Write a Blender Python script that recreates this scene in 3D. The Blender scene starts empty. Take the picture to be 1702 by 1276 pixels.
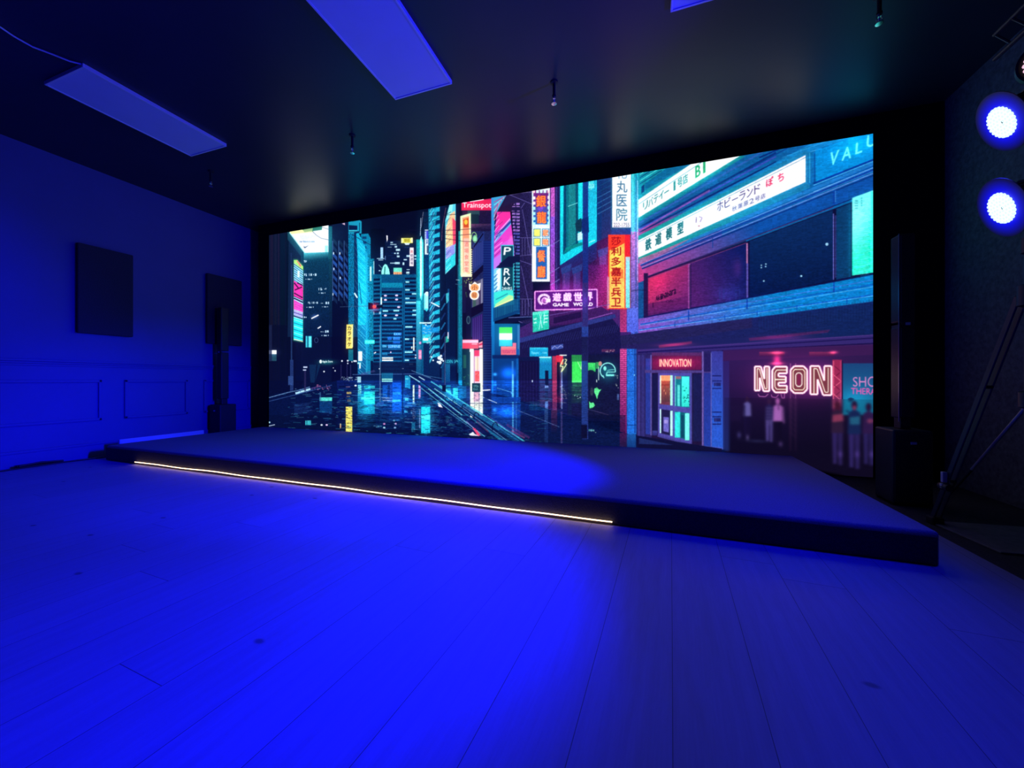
import bpy, bmesh, math, random
import numpy as np
from mathutils import Vector, Matrix

scene = bpy.context.scene
COL = scene.collection
R_ = math.radians

# ---------------------------------------------------------------- camera
cam_data = bpy.data.cameras.new('camera'); cam_data.sensor_width = 36; cam_data.lens = 13.516
cam_data.shift_y = -7.0 / 1702; cam_data.clip_start = .02
cam = bpy.data.objects.new('camera', cam_data); COL.objects.link(cam)
cam.location = (0, 0, 1.0); cam.rotation_euler = (R_(90), 0, R_(19.24)); scene.camera = cam

# ---------------------------------------------------------------- world: a closed dark room
w = bpy.data.worlds.new('world'); scene.world = w; w.use_nodes = True
w.node_tree.nodes['Background'].inputs[0].default_value = (.02, .03, .12, 1)
w.node_tree.nodes['Background'].inputs[1].default_value = .15

# ---------------------------------------------------------------- colour management
vs = scene.view_settings; vs.view_transform = 'Standard'; vs.look = 'None'; vs.exposure = 0; vs.gamma = 1; vs.use_curve_mapping = False

# ---------------------------------------------------------------- stage lights: the beams of the LED wash lamps, and an added upward fill
LAMPS = [  # lamp front, where its beam points
    ((1.84, 2.87, 2.41), (-3.3, 3.5, .0)),
    ((1.84, 2.87, 1.94), (-4.5, .55, .1)),
]
def spot(name, loc, to, power, size, blend, rad, color):
    d = bpy.data.lights.new(name, 'SPOT'); d.energy = power; d.spot_size = R_(size); d.spot_blend = blend; d.shadow_soft_size = rad; d.color = color
    o = bpy.data.objects.new(name, d); COL.objects.link(o); o.location = loc
    o.rotation_euler = (Vector(to) - Vector(loc)).to_track_quat('-Z', 'Y').to_euler(); return o
BLUE = (0, 0, 1)
for (p, q), E, S in zip(LAMPS, (2300, 1750), (46, 58)):
    d = (Vector(q) - Vector(p)).normalized(); f = Vector(p) + d * .06
    spot('wash_beam', f, q, E, S, .55, .06, BLUE)
    spot('wash_spill', f, q, E * .055, 150, .9, .06, BLUE)
spot('wash_beam', Vector(LAMPS[1][0]) + Vector((-.05, -.03, -.02)), (-2.45, .30, 0), 880, 42, .8, .06, BLUE)
spot('added_up_fill', Vector(LAMPS[0][0]) + Vector((-.06, 0, .0)), (-3.9, 2.3, 3.7), 420, 75, 1.0, .06, BLUE)  # added fill aimed upward to brighten the ceiling panels

# ---------------------------------------------------------------- helpers
def mat(name, color, rough=.6, metal=0, emit=None, estr=0, spec=.5):
    m = bpy.data.materials.new(name); m.use_nodes = True; b = m.node_tree.nodes['Principled BSDF']
    b.inputs['Base Color'].default_value = (*color, 1); b.inputs['Roughness'].default_value = rough; b.inputs['Metallic'].default_value = metal
    b.inputs['Specular IOR Level'].default_value = spec
    if emit: b.inputs['Emission Color'].default_value = (*emit, 1); b.inputs['Emission Strength'].default_value = estr
    return m
class N:
    """short hand for building node trees"""
    def __init__(s, m): s.t = m.node_tree; s.b = s.t.nodes['Principled BSDF']
    def n(s, kind, ins={}, **kw):
        x = s.t.nodes.new(kind)
        for k, v in kw.items(): setattr(x, k, v)
        for k, v in ins.items():
            if isinstance(v, bpy.types.NodeSocket): s.t.links.new(v, x.inputs[k])
            else: x.inputs[k].default_value = v
        return x
    def math(s, op, a, b=0.0, c=None): 
        ins = {0: a, 1: b}
        if c is not None: ins[2] = c
        return s.n('ShaderNodeMath', ins, operation=op).outputs[0]
    def link(s, a, name): s.t.links.new(a, s.b.inputs[name])
    def noise_tint(s, color, amt, scale, stretch=(1, 1, 1)):
        tc = s.n('ShaderNodeTexCoord'); mp = s.n('ShaderNodeMapping', {0: tc.outputs['Object'], 3: stretch})
        nz = s.n('ShaderNodeTexNoise', {'Vector': mp.outputs[0], 'Scale': scale, 'Detail': 6})
        cr = s.n('ShaderNodeMapRange', {0: nz.outputs[0], 1: .3, 2: .7, 3: 1 - amt, 4: 1 + amt})
        mx = s.n('ShaderNodeVectorMath', {0: color, 'Scale': cr.outputs[0]}, operation='SCALE')
        s.link(mx.outputs[0], 'Base Color'); return nz
def grainy(name, color, rough, amt=.15, scale=8, bump=0, stretch=(1, 1, 1), spec=.5):
    m = mat(name, color, rough, spec=spec); k = N(m); nz = k.noise_tint(color, amt, scale, stretch)
    if bump: bp = k.n('ShaderNodeBump', {'Strength': bump, 'Distance': .01, 'Height': nz.outputs[0]}); k.link(bp.outputs[0], 'Normal')
    return m

def add_box(bm, lo, hi, bevel=0, seg=2):
    r = bmesh.ops.create_cube(bm, size=1); v = r['verts']
    bmesh.ops.scale(bm, vec=[max(1e-4, hi[i] - lo[i]) for i in range(3)], verts=v)
    bmesh.ops.translate(bm, vec=[(hi[i] + lo[i]) / 2 for i in range(3)], verts=v)
    if bevel:
        e = {e for x in v for e in x.link_edges}; bmesh.ops.bevel(bm, geom=list(e), offset=bevel, segments=seg, affect='EDGES', profile=.5)
def add_tube(bm, pts, r, n=10, caps=True):
    pts = [Vector(p) for p in pts]; rings = []
    rr = r if isinstance(r, (list, tuple)) else [r] * len(pts); up = None
    for i, p in enumerate(pts):
        d = (pts[min(i + 1, len(pts) - 1)] - pts[max(i - 1, 0)]).normalized()
        if up is None: up = Vector((0, 0, 1)) if abs(d.z) < .9 else Vector((1, 0, 0))
        a = d.cross(up).normalized(); b = a.cross(d); up = b
        rings.append([bm.verts.new(p + (a * math.cos(t) + b * math.sin(t)) * rr[i]) for t in [2 * math.pi * k / n for k in range(n)]])
    for A, B in zip(rings[:-1], rings[1:]):
        for k in range(n): bm.faces.new((A[k], A[(k + 1) % n], B[(k + 1) % n], B[k]))
    if caps: bm.faces.new(rings[0][::-1]); bm.faces.new(rings[-1])
def add_bar(bm, a, b, w, h, bevel=.004):
    """rectangular bar from a to b"""
    a, b = Vector(a), Vector(b); d = b - a; L = d.length; q = d.to_track_quat('Z', 'Y').to_matrix().to_4x4(); q.translation = (a + b) / 2
    r = bmesh.ops.create_cube(bm, size=1); v = r['verts']; bmesh.ops.scale(bm, vec=(w, h, L), verts=v)
    if bevel:
        g = bmesh.ops.bevel(bm, geom=list({e for x in v for e in x.link_edges}), offset=bevel, segments=1, affect='EDGES'); v = list({x for f in g['faces'] for x in f.verts} | {x for x in v if x.is_valid})
    bmesh.ops.transform(bm, matrix=q, verts=v)
def add_lathe(bm, prof, n=24, axis='Z', at=(0, 0, 0)):
    rings = []
    for r, z in prof:
        if r < 1e-5: rings.append([bm.verts.new((0, 0, z))])
        else: rings.append([bm.verts.new((r * math.cos(2 * math.pi * k / n), r * math.sin(2 * math.pi * k / n), z)) for k in range(n)])
    for A, B in zip(rings[:-1], rings[1:]):
        for k in range(n):
            if len(A) == 1 and len(B) > 1: bm.faces.new((A[0], B[(k + 1) % n], B[k]))
            elif len(B) == 1 and len(A) > 1: bm.faces.new((A[k], A[(k + 1) % n], B[0]))
            elif len(A) > 1: bm.faces.new((A[k], A[(k + 1) % n], B[(k + 1) % n], B[k]))
    v = [x for r in rings for x in r]
    if axis == 'Y': bmesh.ops.rotate(bm, cent=(0, 0, 0), matrix=Matrix.Rotation(R_(90), 3, 'X'), verts=v)
    bmesh.ops.translate(bm, vec=at, verts=v)
def obj(name, bm, m, parent=None, smooth=False):
    bmesh.ops.recalc_face_normals(bm, faces=bm.faces)
    me = bpy.data.meshes.new(name); bm.to_mesh(me); bm.free(); me.materials.append(m)
    if smooth:
        me.polygons.foreach_set('use_smooth', [True] * len(me.polygons)); me.set_sharp_from_angle(angle=R_(38))
    o = bpy.data.objects.new(name, me); COL.objects.link(o)
    if parent: o.parent = parent
    return o
def tag(o, label, cat, group=None):
    o['label'] = label; o['category'] = cat
    if group: o['group'] = group
    return o
def thing(name, label, cat, loc=(0, 0, 0), rot=(0, 0, 0), group=None):
    o = bpy.data.objects.new(name, None); o.empty_display_size = .1; COL.objects.link(o); o.location = loc; o.rotation_euler = rot
    return tag(o, label, cat, group)
def struct(name, bm, m, parent=None):
    o = obj(name, bm, m, parent)
    o['kind'] = 'structure'; return o
def dup(root, loc, label=None, rot=None):
    r = root.copy(); COL.objects.link(r); r.location = loc
    if rot is not None: r.rotation_euler = rot
    if label: r['label'] = label
    for ch in list(root.children):
        c = ch.copy(); COL.objects.link(c); c.parent = r
        for g in list(ch.children):
            d = g.copy(); COL.objects.link(d); d.parent = c
    return r
BM = bmesh.new
# ----------------------------------------------------------------------------
# The picture playing on the LED wall: a rainy neon street, drawn here shape by
# shape into a numpy canvas in the plane of the wall (one cell per LED, about 5 mm).
# ----------------------------------------------------------------------------
SCR_X0, SCR_X1, SCR_Y, SCR_Z0, SCR_Z1 = -6.19, 2.185, 4.917, 0.0, 3.51
CW, CH = 1674, 702
_T = math.radians(19.24); _CT, _ST = math.cos(_T), math.sin(_T); _F = 639.0

def to_wall(p):
    """image pixel coordinates, projected from the camera onto the wall plane -> canvas column / row"""
    p = np.asarray(p, float)
    a = (p[..., 0] - 851.0) / _F; b = (631.0 - p[..., 1]) / _F
    yy = _CT + a * _ST
    X = SCR_Y * (a * _CT - _ST) / yy
    Z = 1.0 + SCR_Y * b / yy
    return np.stack([(X - SCR_X0) / (SCR_X1 - SCR_X0) * CW, (SCR_Z1 - Z) / (SCR_Z1 - SCR_Z0) * CH], -1)

class Canvas:
    SS = 3
    def __init__(s):
        s.a = np.zeros((CH, CW, 3), np.float32)
        s.rng = np.random.RandomState(7)
        s.glyphs = {}
    # ---- coverage masks
    def _bbox(s, q, pad=0):
        x0 = max(0, int(math.floor(q[:, 0].min() - pad))); x1 = min(CW, int(math.ceil(q[:, 0].max() + pad)) + 1)
        y0 = max(0, int(math.floor(q[:, 1].min() - pad))); y1 = min(CH, int(math.ceil(q[:, 1].max() + pad)) + 1)
        return x0, y0, x1, y1
    def mask(s, loops):
        q = np.concatenate(loops); x0, y0, x1, y1 = s._bbox(q)
        if x1 <= x0 or y1 <= y0: return None
        S = s.SS; w, h = (x1 - x0) * S, (y1 - y0) * S
        inside = np.zeros((h, w + 1), np.int32)
        for L in loops:
            n = len(L)
            for i in range(n):
                ax, ay = L[i]; bx, by = L[(i + 1) % n]
                if ay == by: continue
                d = 1
                if ay > by: ax, ay, bx, by = bx, by, ax, ay; d = -1
                r0 = max(0, int(math.ceil((ay - y0) * S - .5))); r1 = min(h, int(math.ceil((by - y0) * S - .5)))
                if r1 <= r0: continue
                rr = np.arange(r0, r1); yy = y0 + (rr + .5) / S
                xx = ax + (bx - ax) * (yy - ay) / (by - ay)
                cc = np.clip(np.ceil((xx - x0) * S - .5), 0, w).astype(int)
                inside[rr, cc] += d
        m = (np.cumsum(inside, 1)[:, :w] != 0).astype(np.float32)
        return x0, y0, x1, y1, m.reshape(y1 - y0, S, x1 - x0, S).mean((1, 3))
    def blend(s, box, m, col, alpha=1.0, add=False):
        x0, y0, x1, y1 = box
        c = np.asarray(col, np.float32) / 255.0
        v = s.a[y0:y1, x0:x1]; k = (m * alpha)[..., None]
        if add: v += k * c
        else: v += k * (c - v)
    # ---- shapes, given in image pixel coordinates
    def poly(s, pts, col, alpha=1.0, add=False):
        r = s.mask([to_wall(pts)])
        if r: s.blend(r[:4], r[4], col, alpha, add)
    def grad(s, pts, c0, c1, p0, p1, alpha=1.0):
        q = to_wall(pts); r = s.mask([q])
        if not r: return
        x0, y0, x1, y1, m = r
        a, b = to_wall(p0), to_wall(p1); d = b - a
        yy, xx = np.mgrid[y0:y1, x0:x1]
        t = np.clip(((xx - a[0]) * d[0] + (yy - a[1]) * d[1]) / (d @ d), 0, 1)[..., None].astype(np.float32)
        c = (np.asarray(c0, np.float32) * (1 - t) + np.asarray(c1, np.float32) * t)
        s.blend((x0, y0, x1, y1), m, c, alpha)
    def rect(s, x0, y0, x1, y1, col, alpha=1.0):
        s.poly([(x0, y0), (x1, y0), (x1, y1), (x0, y1)], col, alpha)
    def vgrad(s, x0, y0, x1, y1, c0, c1, alpha=1.0):
        s.grad([(x0, y0), (x1, y0), (x1, y1), (x0, y1)], c0, c1, (x0, y0), (x0, y1), alpha)
    def line(s, pts, w, col, alpha=1.0, add=False):
        for (ax, ay), (bx, by) in zip(pts[:-1], pts[1:]):
            L = math.hypot(bx - ax, by - ay) or 1; nx, ny = -(by - ay) / L * w / 2, (bx - ax) / L * w / 2
            s.poly([(ax + nx, ay + ny), (bx + nx, by + ny), (bx - nx, by - ny), (ax - nx, ay - ny)], col, alpha, add)
    def disc(s, x, y, rx, ry, col, alpha=1.0):
        t = np.linspace(0, 2 * math.pi, 20, endpoint=False)
        s.poly(np.stack([x + rx * np.cos(t), y + ry * np.sin(t)], -1), col, alpha)
    def ring(s, x, y, rx, ry, w, col, a0=0, a1=360, alpha=1.0):
        t = np.radians(np.linspace(a0, a1, 26))
        s.line([(x + rx * math.cos(k), y - ry * math.sin(k)) for k in t], w, col, alpha)
    def glow(s, x, y, rx, ry, col, alpha=1.0):
        c = to_wall((x, y)); e = to_wall((x + rx, y)); f = to_wall((x, y + ry))
        RX, RY = abs(e[0] - c[0]), abs(f[1] - c[1])
        x0, x1 = max(0, int(c[0] - 2.6 * RX)), min(CW, int(c[0] + 2.6 * RX) + 1)
        y0, y1 = max(0, int(c[1] - 2.6 * RY)), min(CH, int(c[1] + 2.6 * RY) + 1)
        if x1 <= x0 or y1 <= y0: return
        yy, xx = np.mgrid[y0:y1, x0:x1]
        g = np.exp(-((xx - c[0]) / RX) ** 2 - ((yy - c[1]) / RY) ** 2).astype(np.float32)
        s.blend((x0, y0, x1, y1), g, col, alpha, add=True)
    def grain(s, x0, y0, x1, y1, amt, sx=1, sy=1):
        """surface grit: multiply by blocky noise, stretched sx by sy cells"""
        a, b = to_wall((x0, y0)), to_wall((x1, y1)); c, d = to_wall((x0, y1)), to_wall((x1, y0))
        X0, X1 = int(max(0, min(a[0], c[0]))), int(min(CW, max(b[0], d[0])))
        Y0, Y1 = int(max(0, min(a[1], d[1]))), int(min(CH, max(b[1], c[1])))
        if X1 <= X0 or Y1 <= Y0: return
        n = s.rng.rand((Y1 - Y0) // sy + 2, (X1 - X0) // sx + 2)
        n = np.kron(n, np.ones((sy, sx)))[:Y1 - Y0, :X1 - X0]
        s.a[Y0:Y1, X0:X1] *= (1 + amt * (n - .5) * 2)[..., None].astype(np.float32)
    # ---- lettering
    def outline(s, ch):
        if ch not in s.glyphs:
            cu = bpy.data.curves.new('glyph', 'FONT'); cu.body = ch; cu.resolution_u = 3
            ob = bpy.data.objects.new('glyph', cu); bpy.context.scene.collection.objects.link(ob)
            me = bpy.data.meshes.new_from_object(ob.evaluated_get(bpy.context.evaluated_depsgraph_get()))
            v = np.array([x.co[:2] for x in me.vertices]).reshape(-1, 2)
            me.calc_loop_triangles(); f = [list(p.vertices) for p in me.loop_triangles]
            bpy.data.objects.remove(ob); bpy.data.curves.remove(cu); bpy.data.meshes.remove(me)
            s.glyphs[ch] = (v, f)
        return s.glyphs[ch]
    def text(s, t, quad, col, alpha=1.0, fat=0.0, shear=0.0):
        """letters of t stretched into the quad (top-left, top-right, bottom-right, bottom-left)"""
        v, f = s.outline(t)
        if not len(v): return
        lo, hi = v.min(0), v.max(0); n = (v - lo) / np.maximum(hi - lo, 1e-6)
        u, w = n[:, 0:1] + shear * (n[:, 1:2] - .5), 1 - n[:, 1:2]
        q = np.asarray(quad, float)
        P = (q[0] * (1 - u) + q[1] * u) * (1 - w) + (q[3] * (1 - u) + q[2] * u) * w
        C = to_wall(P); x0, y0, x1, y1 = s._bbox(C, 1)
        if x1 <= x0 or y1 <= y0: return
        S = 4; W, H = (x1 - x0) * S, (y1 - y0) * S
        m = np.zeros((H, W), bool)
        for tri in f:
            T = (C[tri] - (x0, y0)) * S
            for k in range(1, len(T) - 1):
                A, B, D = T[0], T[k], T[k + 1]
                bx0, bx1 = max(0, int(min(A[0], B[0], D[0]))), min(W, int(max(A[0], B[0], D[0])) + 2)
                by0, by1 = max(0, int(min(A[1], B[1], D[1]))), min(H, int(max(A[1], B[1], D[1])) + 2)
                if bx1 <= bx0 or by1 <= by0: continue
                yy, xx = np.mgrid[by0:by1, bx0:bx1]; xx = xx + .5; yy = yy + .5
                e = lambda P, Q: (Q[0] - P[0]) * (yy - P[1]) - (Q[1] - P[1]) * (xx - P[0])
                a, b, c = e(A, B), e(B, D), e(D, A)
                m[by0:by1, bx0:bx1] |= ((a >= 0) & (b >= 0) & (c >= 0)) | ((a <= 0) & (b <= 0) & (c <= 0))
        for k in range(int(fat * S)):
            m2 = m.copy(); m2[1:] |= m[:-1]; m2[:-1] |= m[1:]; m2[:, 1:] |= m[:, :-1]; m2[:, :-1] |= m[:, 1:]; m = m2
        m = m.reshape(y1 - y0, S, x1 - x0, S).mean((1, 3)).astype(np.float32)
        s.blend((x0, y0, x1, y1), m, col, alpha)
    def rtext(s, t, x0, y0, x1, y1, col, **k):
        s.text(t, [(x0, y0), (x1, y0), (x1, y1), (x0, y1)], col, **k)
    def blur(s, r):
        k = np.exp(-np.arange(-3 * r, 3 * r + 1) ** 2 / (2.0 * r * r)); k /= k.sum(); n = len(k) // 2
        p = np.pad(s.a, ((n, n), (0, 0), (0, 0)), 'edge'); o = sum(w * p[i:i + CH] for i, w in enumerate(k))
        p = np.pad(o, ((0, 0), (n, n), (0, 0)), 'edge'); return sum(w * p[:, i:i + CW] for i, w in enumerate(k))

def shade(c, k): return tuple(min(255, v * k) for v in c)

def paint_street():
    g = Canvas(); R = random.Random(11)
    def specks(x0, y0, x1, y1, n, col, w=(1, 2.2), h=(.8, 1.6), alpha=.9):
        for _ in range(n):
            x, y = R.uniform(x0, x1), R.uniform(y0, y1); a, b = R.uniform(*w), R.uniform(*h)
            g.rect(x, y, x + a, y + b, shade(col, R.uniform(.5, 1)), alpha)
    def between(l0, l1, t):           # line between two lines
        return [tuple(np.asarray(l0[i]) * (1 - t) + np.asarray(l1[i]) * t) for i in (0, 1)]
    # ---------- night sky and the base of the street
    g.vgrad(440, 200, 1460, 640, (5, 8, 26), (6, 14, 46))
    g.rect(440, 625, 1100, 780, (5, 14, 48))
    # ---------- left block
    g.vgrad(440, 380, 484, 640, (12, 22, 48), (8, 16, 44))
    for x, w, c in ((449, 5, (24, 24, 52)), (456, 4, (20, 28, 56)), (466, 8, (8, 26, 52)), (476, 6, (6, 20, 44)), (462, 2, (28, 28, 58))):
        g.vgrad(x, 388, x + w, 640, c, shade(c, .6))
    g.rect(440, 540, 492, 640, (7, 12, 40), .7)
    g.poly([(480, 386), (505, 421), (505, 560), (478, 560)], (14, 34, 66))
    g.grad([(478, 384), (506, 420), (505, 432), (478, 398)], (30, 105, 120), (14, 40, 75), (490, 395), (480, 410), .8)
    g.vgrad(500, 418, 553, 560, (12, 62, 92), (8, 26, 64))
    g.vgrad(505, 419, 547, 434, (70, 190, 200), (12, 62, 92))
    g.rect(546, 376, 553, 430, (22, 90, 110)); g.vgrad(547, 430, 552, 560, (16, 66, 92), (8, 22, 56))
    g.grain(500, 436, 552, 560, .18, 2, 2)
    g.rect(500, 560, 553, 640, (8, 16, 48))
    # billboard
    g.poly([(480.6, 384), (546, 372), (546, 418.8), (506.6, 420.3)], (232, 238, 254))
    g.poly([(480, 383), (524, 376), (520, 386), (484, 389)], (238, 240, 160))
    g.poly([(500, 381), (536, 373), (535, 382), (512, 385)], (40, 110, 95)); g.poly([(503, 382), (520, 379), (519, 384), (506, 386)], (150, 170, 120))
    g.line([(481, 386), (506.6, 420)], 1.6, (170, 240, 250)); g.rect(540, 408, 545, 418.8, (150, 225, 240))
    for i, y in enumerate((392, 394.3, 396.6)): g.rect(498 + i, y, 524 - i * 6, y + .7, (170, 170, 215))
    g.rtext('our future is now', 498, 399.5, 523, 402.6, (60, 80, 130), fat=.25)
    g.poly([(504.8, 408), (506.5, 410.5), (513.5, 407.5), (507, 412.5), (505, 411.5)], (50, 55, 90))
    g.line([(519, 384), (526, 391), (534, 396), (546, 398.5)], .8, (60, 60, 90)); g.line([(534, 377), (546, 381)], .8, (90, 90, 120))
    # tall slanted advert on the left block
    sg = [(488.6, 432), (494, 432), (503.8, 443), (503.2, 568), (488, 565)]
    g.poly([(487, 430), (495, 430), (505, 442), (504.5, 570), (487, 567)], (40, 130, 90), .45)
    g.poly(sg, (150, 225, 240))
    g.poly([(488.6, 432), (494, 432), (503.8, 443), (503.8, 449), (488.6, 437)], (170, 235, 120))
    g.poly([(492.5, 433), (494.5, 433), (501, 441), (499.5, 444)], (220, 120, 110))
    for k in range(9):
        y = 438 + k * 3.7; g.poly([(488.6, y), (503.6, y + 10.5), (503.6, y + 12), (488.6, y + 1.5)], (22, 80, 140) if k % 2 else (30, 40, 90), .85)
    g.rect(494.5, 450, 498, 461, (220, 250, 255), .9)
    g.poly([(488.4, 466), (503.6, 476), (503.6, 498), (488.4, 492)], (232, 50, 160))
    for a, b in (((489, 470), (497, 480)), ((490, 482), (502, 477)), ((489, 487), (503, 495)), ((494, 470), (503, 474))): g.line([a, b], 2.2, (60, 12, 60))
    g.line([(488.4, 492), (503.5, 499)], 1.4, (110, 20, 80)); g.line([(488.4, 495.5), (503.5, 502.5)], 2.2, (20, 16, 50))
    g.poly([(488.3, 498), (503.5, 506), (503.5, 519), (488.3, 514)], (236, 70, 175))
    for k in range(3): g.line([(490, 501 + k * 4), (503, 507 + k * 4)], .8, (150, 60, 160))
    g.poly([(488.2, 515), (503.4, 520), (503.4, 528), (488.2, 524)], (165, 165, 225))
    g.line([(488.2, 525), (503.4, 530)], 2, (18, 30, 60)); g.line([(488.2, 519), (503.4, 524)], 1.2, (60, 60, 120))
    g.poly([(488.2, 528), (503.3, 532.5), (503.2, 568), (488, 564.5)], (30, 215, 225))
    for k in range(6): g.line([(488.2, 531 + k * 5.4), (503.2, 536 + k * 5.4)], R.uniform(1, 1.8), (12, 110, 140) if k % 2 else (150, 240, 250), .85)
    g.line([(488.2, 563.5), (503.2, 567.5)], 1.4, (240, 225, 180))
    # windows of the dark block
    W = (205, 235, 255)
    def wincode(x, y, pat, sc=1.0):
        for dx, dy, w, h in pat: g.rect(x + dx * sc, y + dy * sc, x + (dx + w) * sc, y + (dy + h) * sc, W, .9)
    dense = [(0, 0, 1.6, 3.6), (2, .4, 2.4, 1.4), (2.6, 2.3, 2, 2.2), (8, 0, 1, 4), (10.6, 0, 2.4, 4), (15, 1, 1, 2), (17.4, 0, 3.2, 4)]
    thin = [(0, .6, 2, .8), (4, 0, 1.6, 2), (6, .2, 2.2, 1.8), (10, 0, 1.2, 1.6)]
    wincode(505, 432.5, [(0, 0, 3, 1.6), (.4, 2, 3.4, 1.4), (3.6, .2, 1.2, 2.6)]); wincode(505.5, 454.5, dense); wincode(507.5, 463, thin)
    wincode(529.5, 478.5, [(0, 0, 1, 4), (2.6, 0, 2.6, 1.2), (3, 1.8, 3, 2.2), (9.4, 1.4, 2, .9), (11.6, 0, 1.2, 2.6)]); wincode(529.5, 486, thin)
    wincode(512, 501.5, dense, .8); wincode(509, 509.5, thin, 1.1); wincode(533, 501.5, [(0, 2, 4, .9), (8, 0, 3, 4), (12, 0, 2, 4)]); wincode(535, 509, thin, .9)
    wincode(505, 526, [(0, 0, 2, 2.4), (2.6, .4, 1.8, 1.8)]); wincode(532.5, 549, [(0, 2, 4, .9), (8, 0, 2, 4), (10.8, 0, 3, 3.6), (4.6, 2.2, 1.6, .8)]); wincode(534, 556.5, thin, 1.1)
    for a, b in (((517.5, 529.5), (529.5, 523.5)), ((528, 546), (533.5, 542.5)), ((565, 556), (573, 551.5))): g.line([a, b], 2, (235, 240, 255))
    g.glow(523, 526, 6, 4, (60, 70, 110), .6)
    g.rect(508, 558.5, 518, 577.5, (60, 190, 210)); g.rect(511, 558.5, 512.5, 577.5, (10, 60, 90)); g.rect(513.5, 559, 517, 577, (100, 225, 235))
    g.ring(525.7, 565.5, 3, 4, 1, (50, 70, 120))
    # ---------- black wavy tower and teal towers
    g.vgrad(552, 366, 580, 560, (10, 22, 56), (6, 12, 44)); g.rect(551, 560, 580, 640, (6, 10, 40))
    for cx, w in ((553, 7.5), (563, 7), (572, 6)):
        for k in range(9):
            y = 395 + k * 12 + (cx - 553) * .2; c = (34, 74, 150) if k > 1 else (24, 48, 90)
            g.poly([(cx, y), (cx + w, y + 8), (cx + w, y + 15), (cx, y + 6)], shade(c, R.uniform(.75, 1.15) * (1 if k < 8 else .5)))
        g.line([(cx, 400), (cx, 500)], .9, (60, 100, 160))
    for x, y in ((553.5, 419), (564, 419), (554, 445), (564.5, 460), (552.5, 487)): g.rect(x, y, x + 1.8, y + 4, (200, 225, 250))
    g.poly([(568, 371.5), (573, 370.5), (573.5, 374), (571, 373)], (230, 190, 215))
    g.vgrad(579, 368, 588.5, 560, (10, 120, 160), (8, 90, 140)); g.grain(579, 384, 588.5, 560, .3, 2, 3)
    g.poly([(580, 369), (598, 366), (601, 368), (601, 388), (580, 388)], (24, 150, 180)); g.poly([(580, 374), (594, 375), (594, 382), (580, 382)], (8, 26, 66))
    g.rect(580, 382.5, 594, 384.5, (60, 190, 210)); g.rect(597, 370, 598.2, 386, (8, 60, 90))
    g.poly([(588.5, 386), (597, 384), (597, 560), (588.5, 560)], (9, 40, 84))
    for k in range(14): g.line([(589, 398 + k * 11), (596, 410 + k * 11)], .7, (70, 120, 160), .6)
    g.rect(580, 540, 588, 562, (8, 50, 92)); g.rect(579, 581, 587, 600, (14, 100, 130))
    g.poly([(600, 389), (612, 388), (616, 396), (616, 640), (600, 640)], (10, 122, 160))
    for k in range(3): g.rect(602, 393 + k * 8, 609, 397 + k * 8, (10, 50, 96))
    g.poly([(592, 388), (596, 387), (607, 410), (609, 470), (608, 560), (594.5, 560), (595.5, 480), (594, 420)], (22, 170, 200))
    g.vgrad(594.5, 540, 611, 640, (18, 130, 170), (10, 70, 130))
    for k in range(44):
        y = 396 + k * 5.4; g.line([(595, y), (608, y + 13)], .9, (90, 225, 235) if k % 3 else (8, 100, 150), .55)
    g.rect(608, 420, 611, 620, (30, 160, 190), .8); g.grain(594, 396, 616, 600, .18, 1, 2)
    g.line([(589, 487), (594, 495)], 2.4, (215, 250, 250)); g.line([(597, 470), (601, 505)], 1.2, (8, 60, 110))
    g.poly([(612, 421), (620, 423), (622, 430), (622, 600), (614, 600)], (12, 110, 140)); g.grain(612, 421, 622, 600, .3, 4, 2)
    g.rect(614.8, 443, 617.4, 467, (200, 250, 245)); g.rect(621, 434, 623, 459, (200, 245, 245))
    # ---------- the far middle: small towers, lights
    g.rect(622, 400, 694, 470, (9, 24, 62)); g.poly([(640, 404), (694, 398), (694, 420), (640, 420)], (9, 24, 60))
    g.vgrad(616, 380, 640, 430, (4, 8, 26), (8, 20, 50))
    for _ in range(26): x, y = R.uniform(640, 690), R.uniform(404, 466); g.rect(x, y, x + R.uniform(3, 9), y + .6, (18, 60, 130), .7)
    for x0, y0, x1, y1 in ((649, 402, 653, 404), (648.5, 405.6, 659, 406.8), (656, 408.5, 660, 411.5), (658, 413.5, 665, 417), (655, 420, 658, 422), (659.5, 419.5, 663, 422.4), (659.5, 424.5, 664, 427.6), (644, 410.3, 651, 411), (648.5, 436.5, 656, 438), (656, 435.5, 664.5, 439), (669, 436, 672, 440.5), (671, 430.5, 676.5, 432.6), (675.5, 424, 681, 427), (688.5, 424, 692.5, 426.6), (688.5, 429.5, 692, 431.4), (675.8, 447.4, 681, 448.6), (675, 451.4, 680.5, 454.6), (679, 456.4, 692, 457.4), (676, 455.5, 680, 457), (629.5, 449, 632.5, 450.6), (629, 431.4, 637, 432.6), (626.5, 429, 639, 430.2)):
        g.rect(x0, y0, x1, y1, (190, 230, 245), .95)
    g.poly([(642, 391), (644.5, 391.5), (644.5, 398), (643, 403)], (240, 240, 255)); g.rect(632.5, 411, 636.8, 430, (165, 205, 255)); g.rect(640, 425, 640.8, 432, (120, 160, 220))
    g.glow(676, 399, 12, 8, (60, 60, 10), .6)
    g.rect(667, 395.5, 686, 404, (225, 225, 110)); g.rect(667, 396, 669.5, 403.5, (255, 250, 180)); g.rect(683, 395, 686, 403, (255, 250, 190)); g.rect(671.5, 397, 681.5, 402.5, (205, 195, 70)); g.rtext('電気街', 672, 397, 681, 402.4, (120, 110, 20))
    g.poly([(672, 404), (681.5, 404), (679.5, 407), (674, 407)], (205, 225, 255))
    g.poly([(681, 411.4), (687.6, 411.4), (687.6, 442.4), (680.6, 442.4)], (245, 235, 245))
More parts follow.
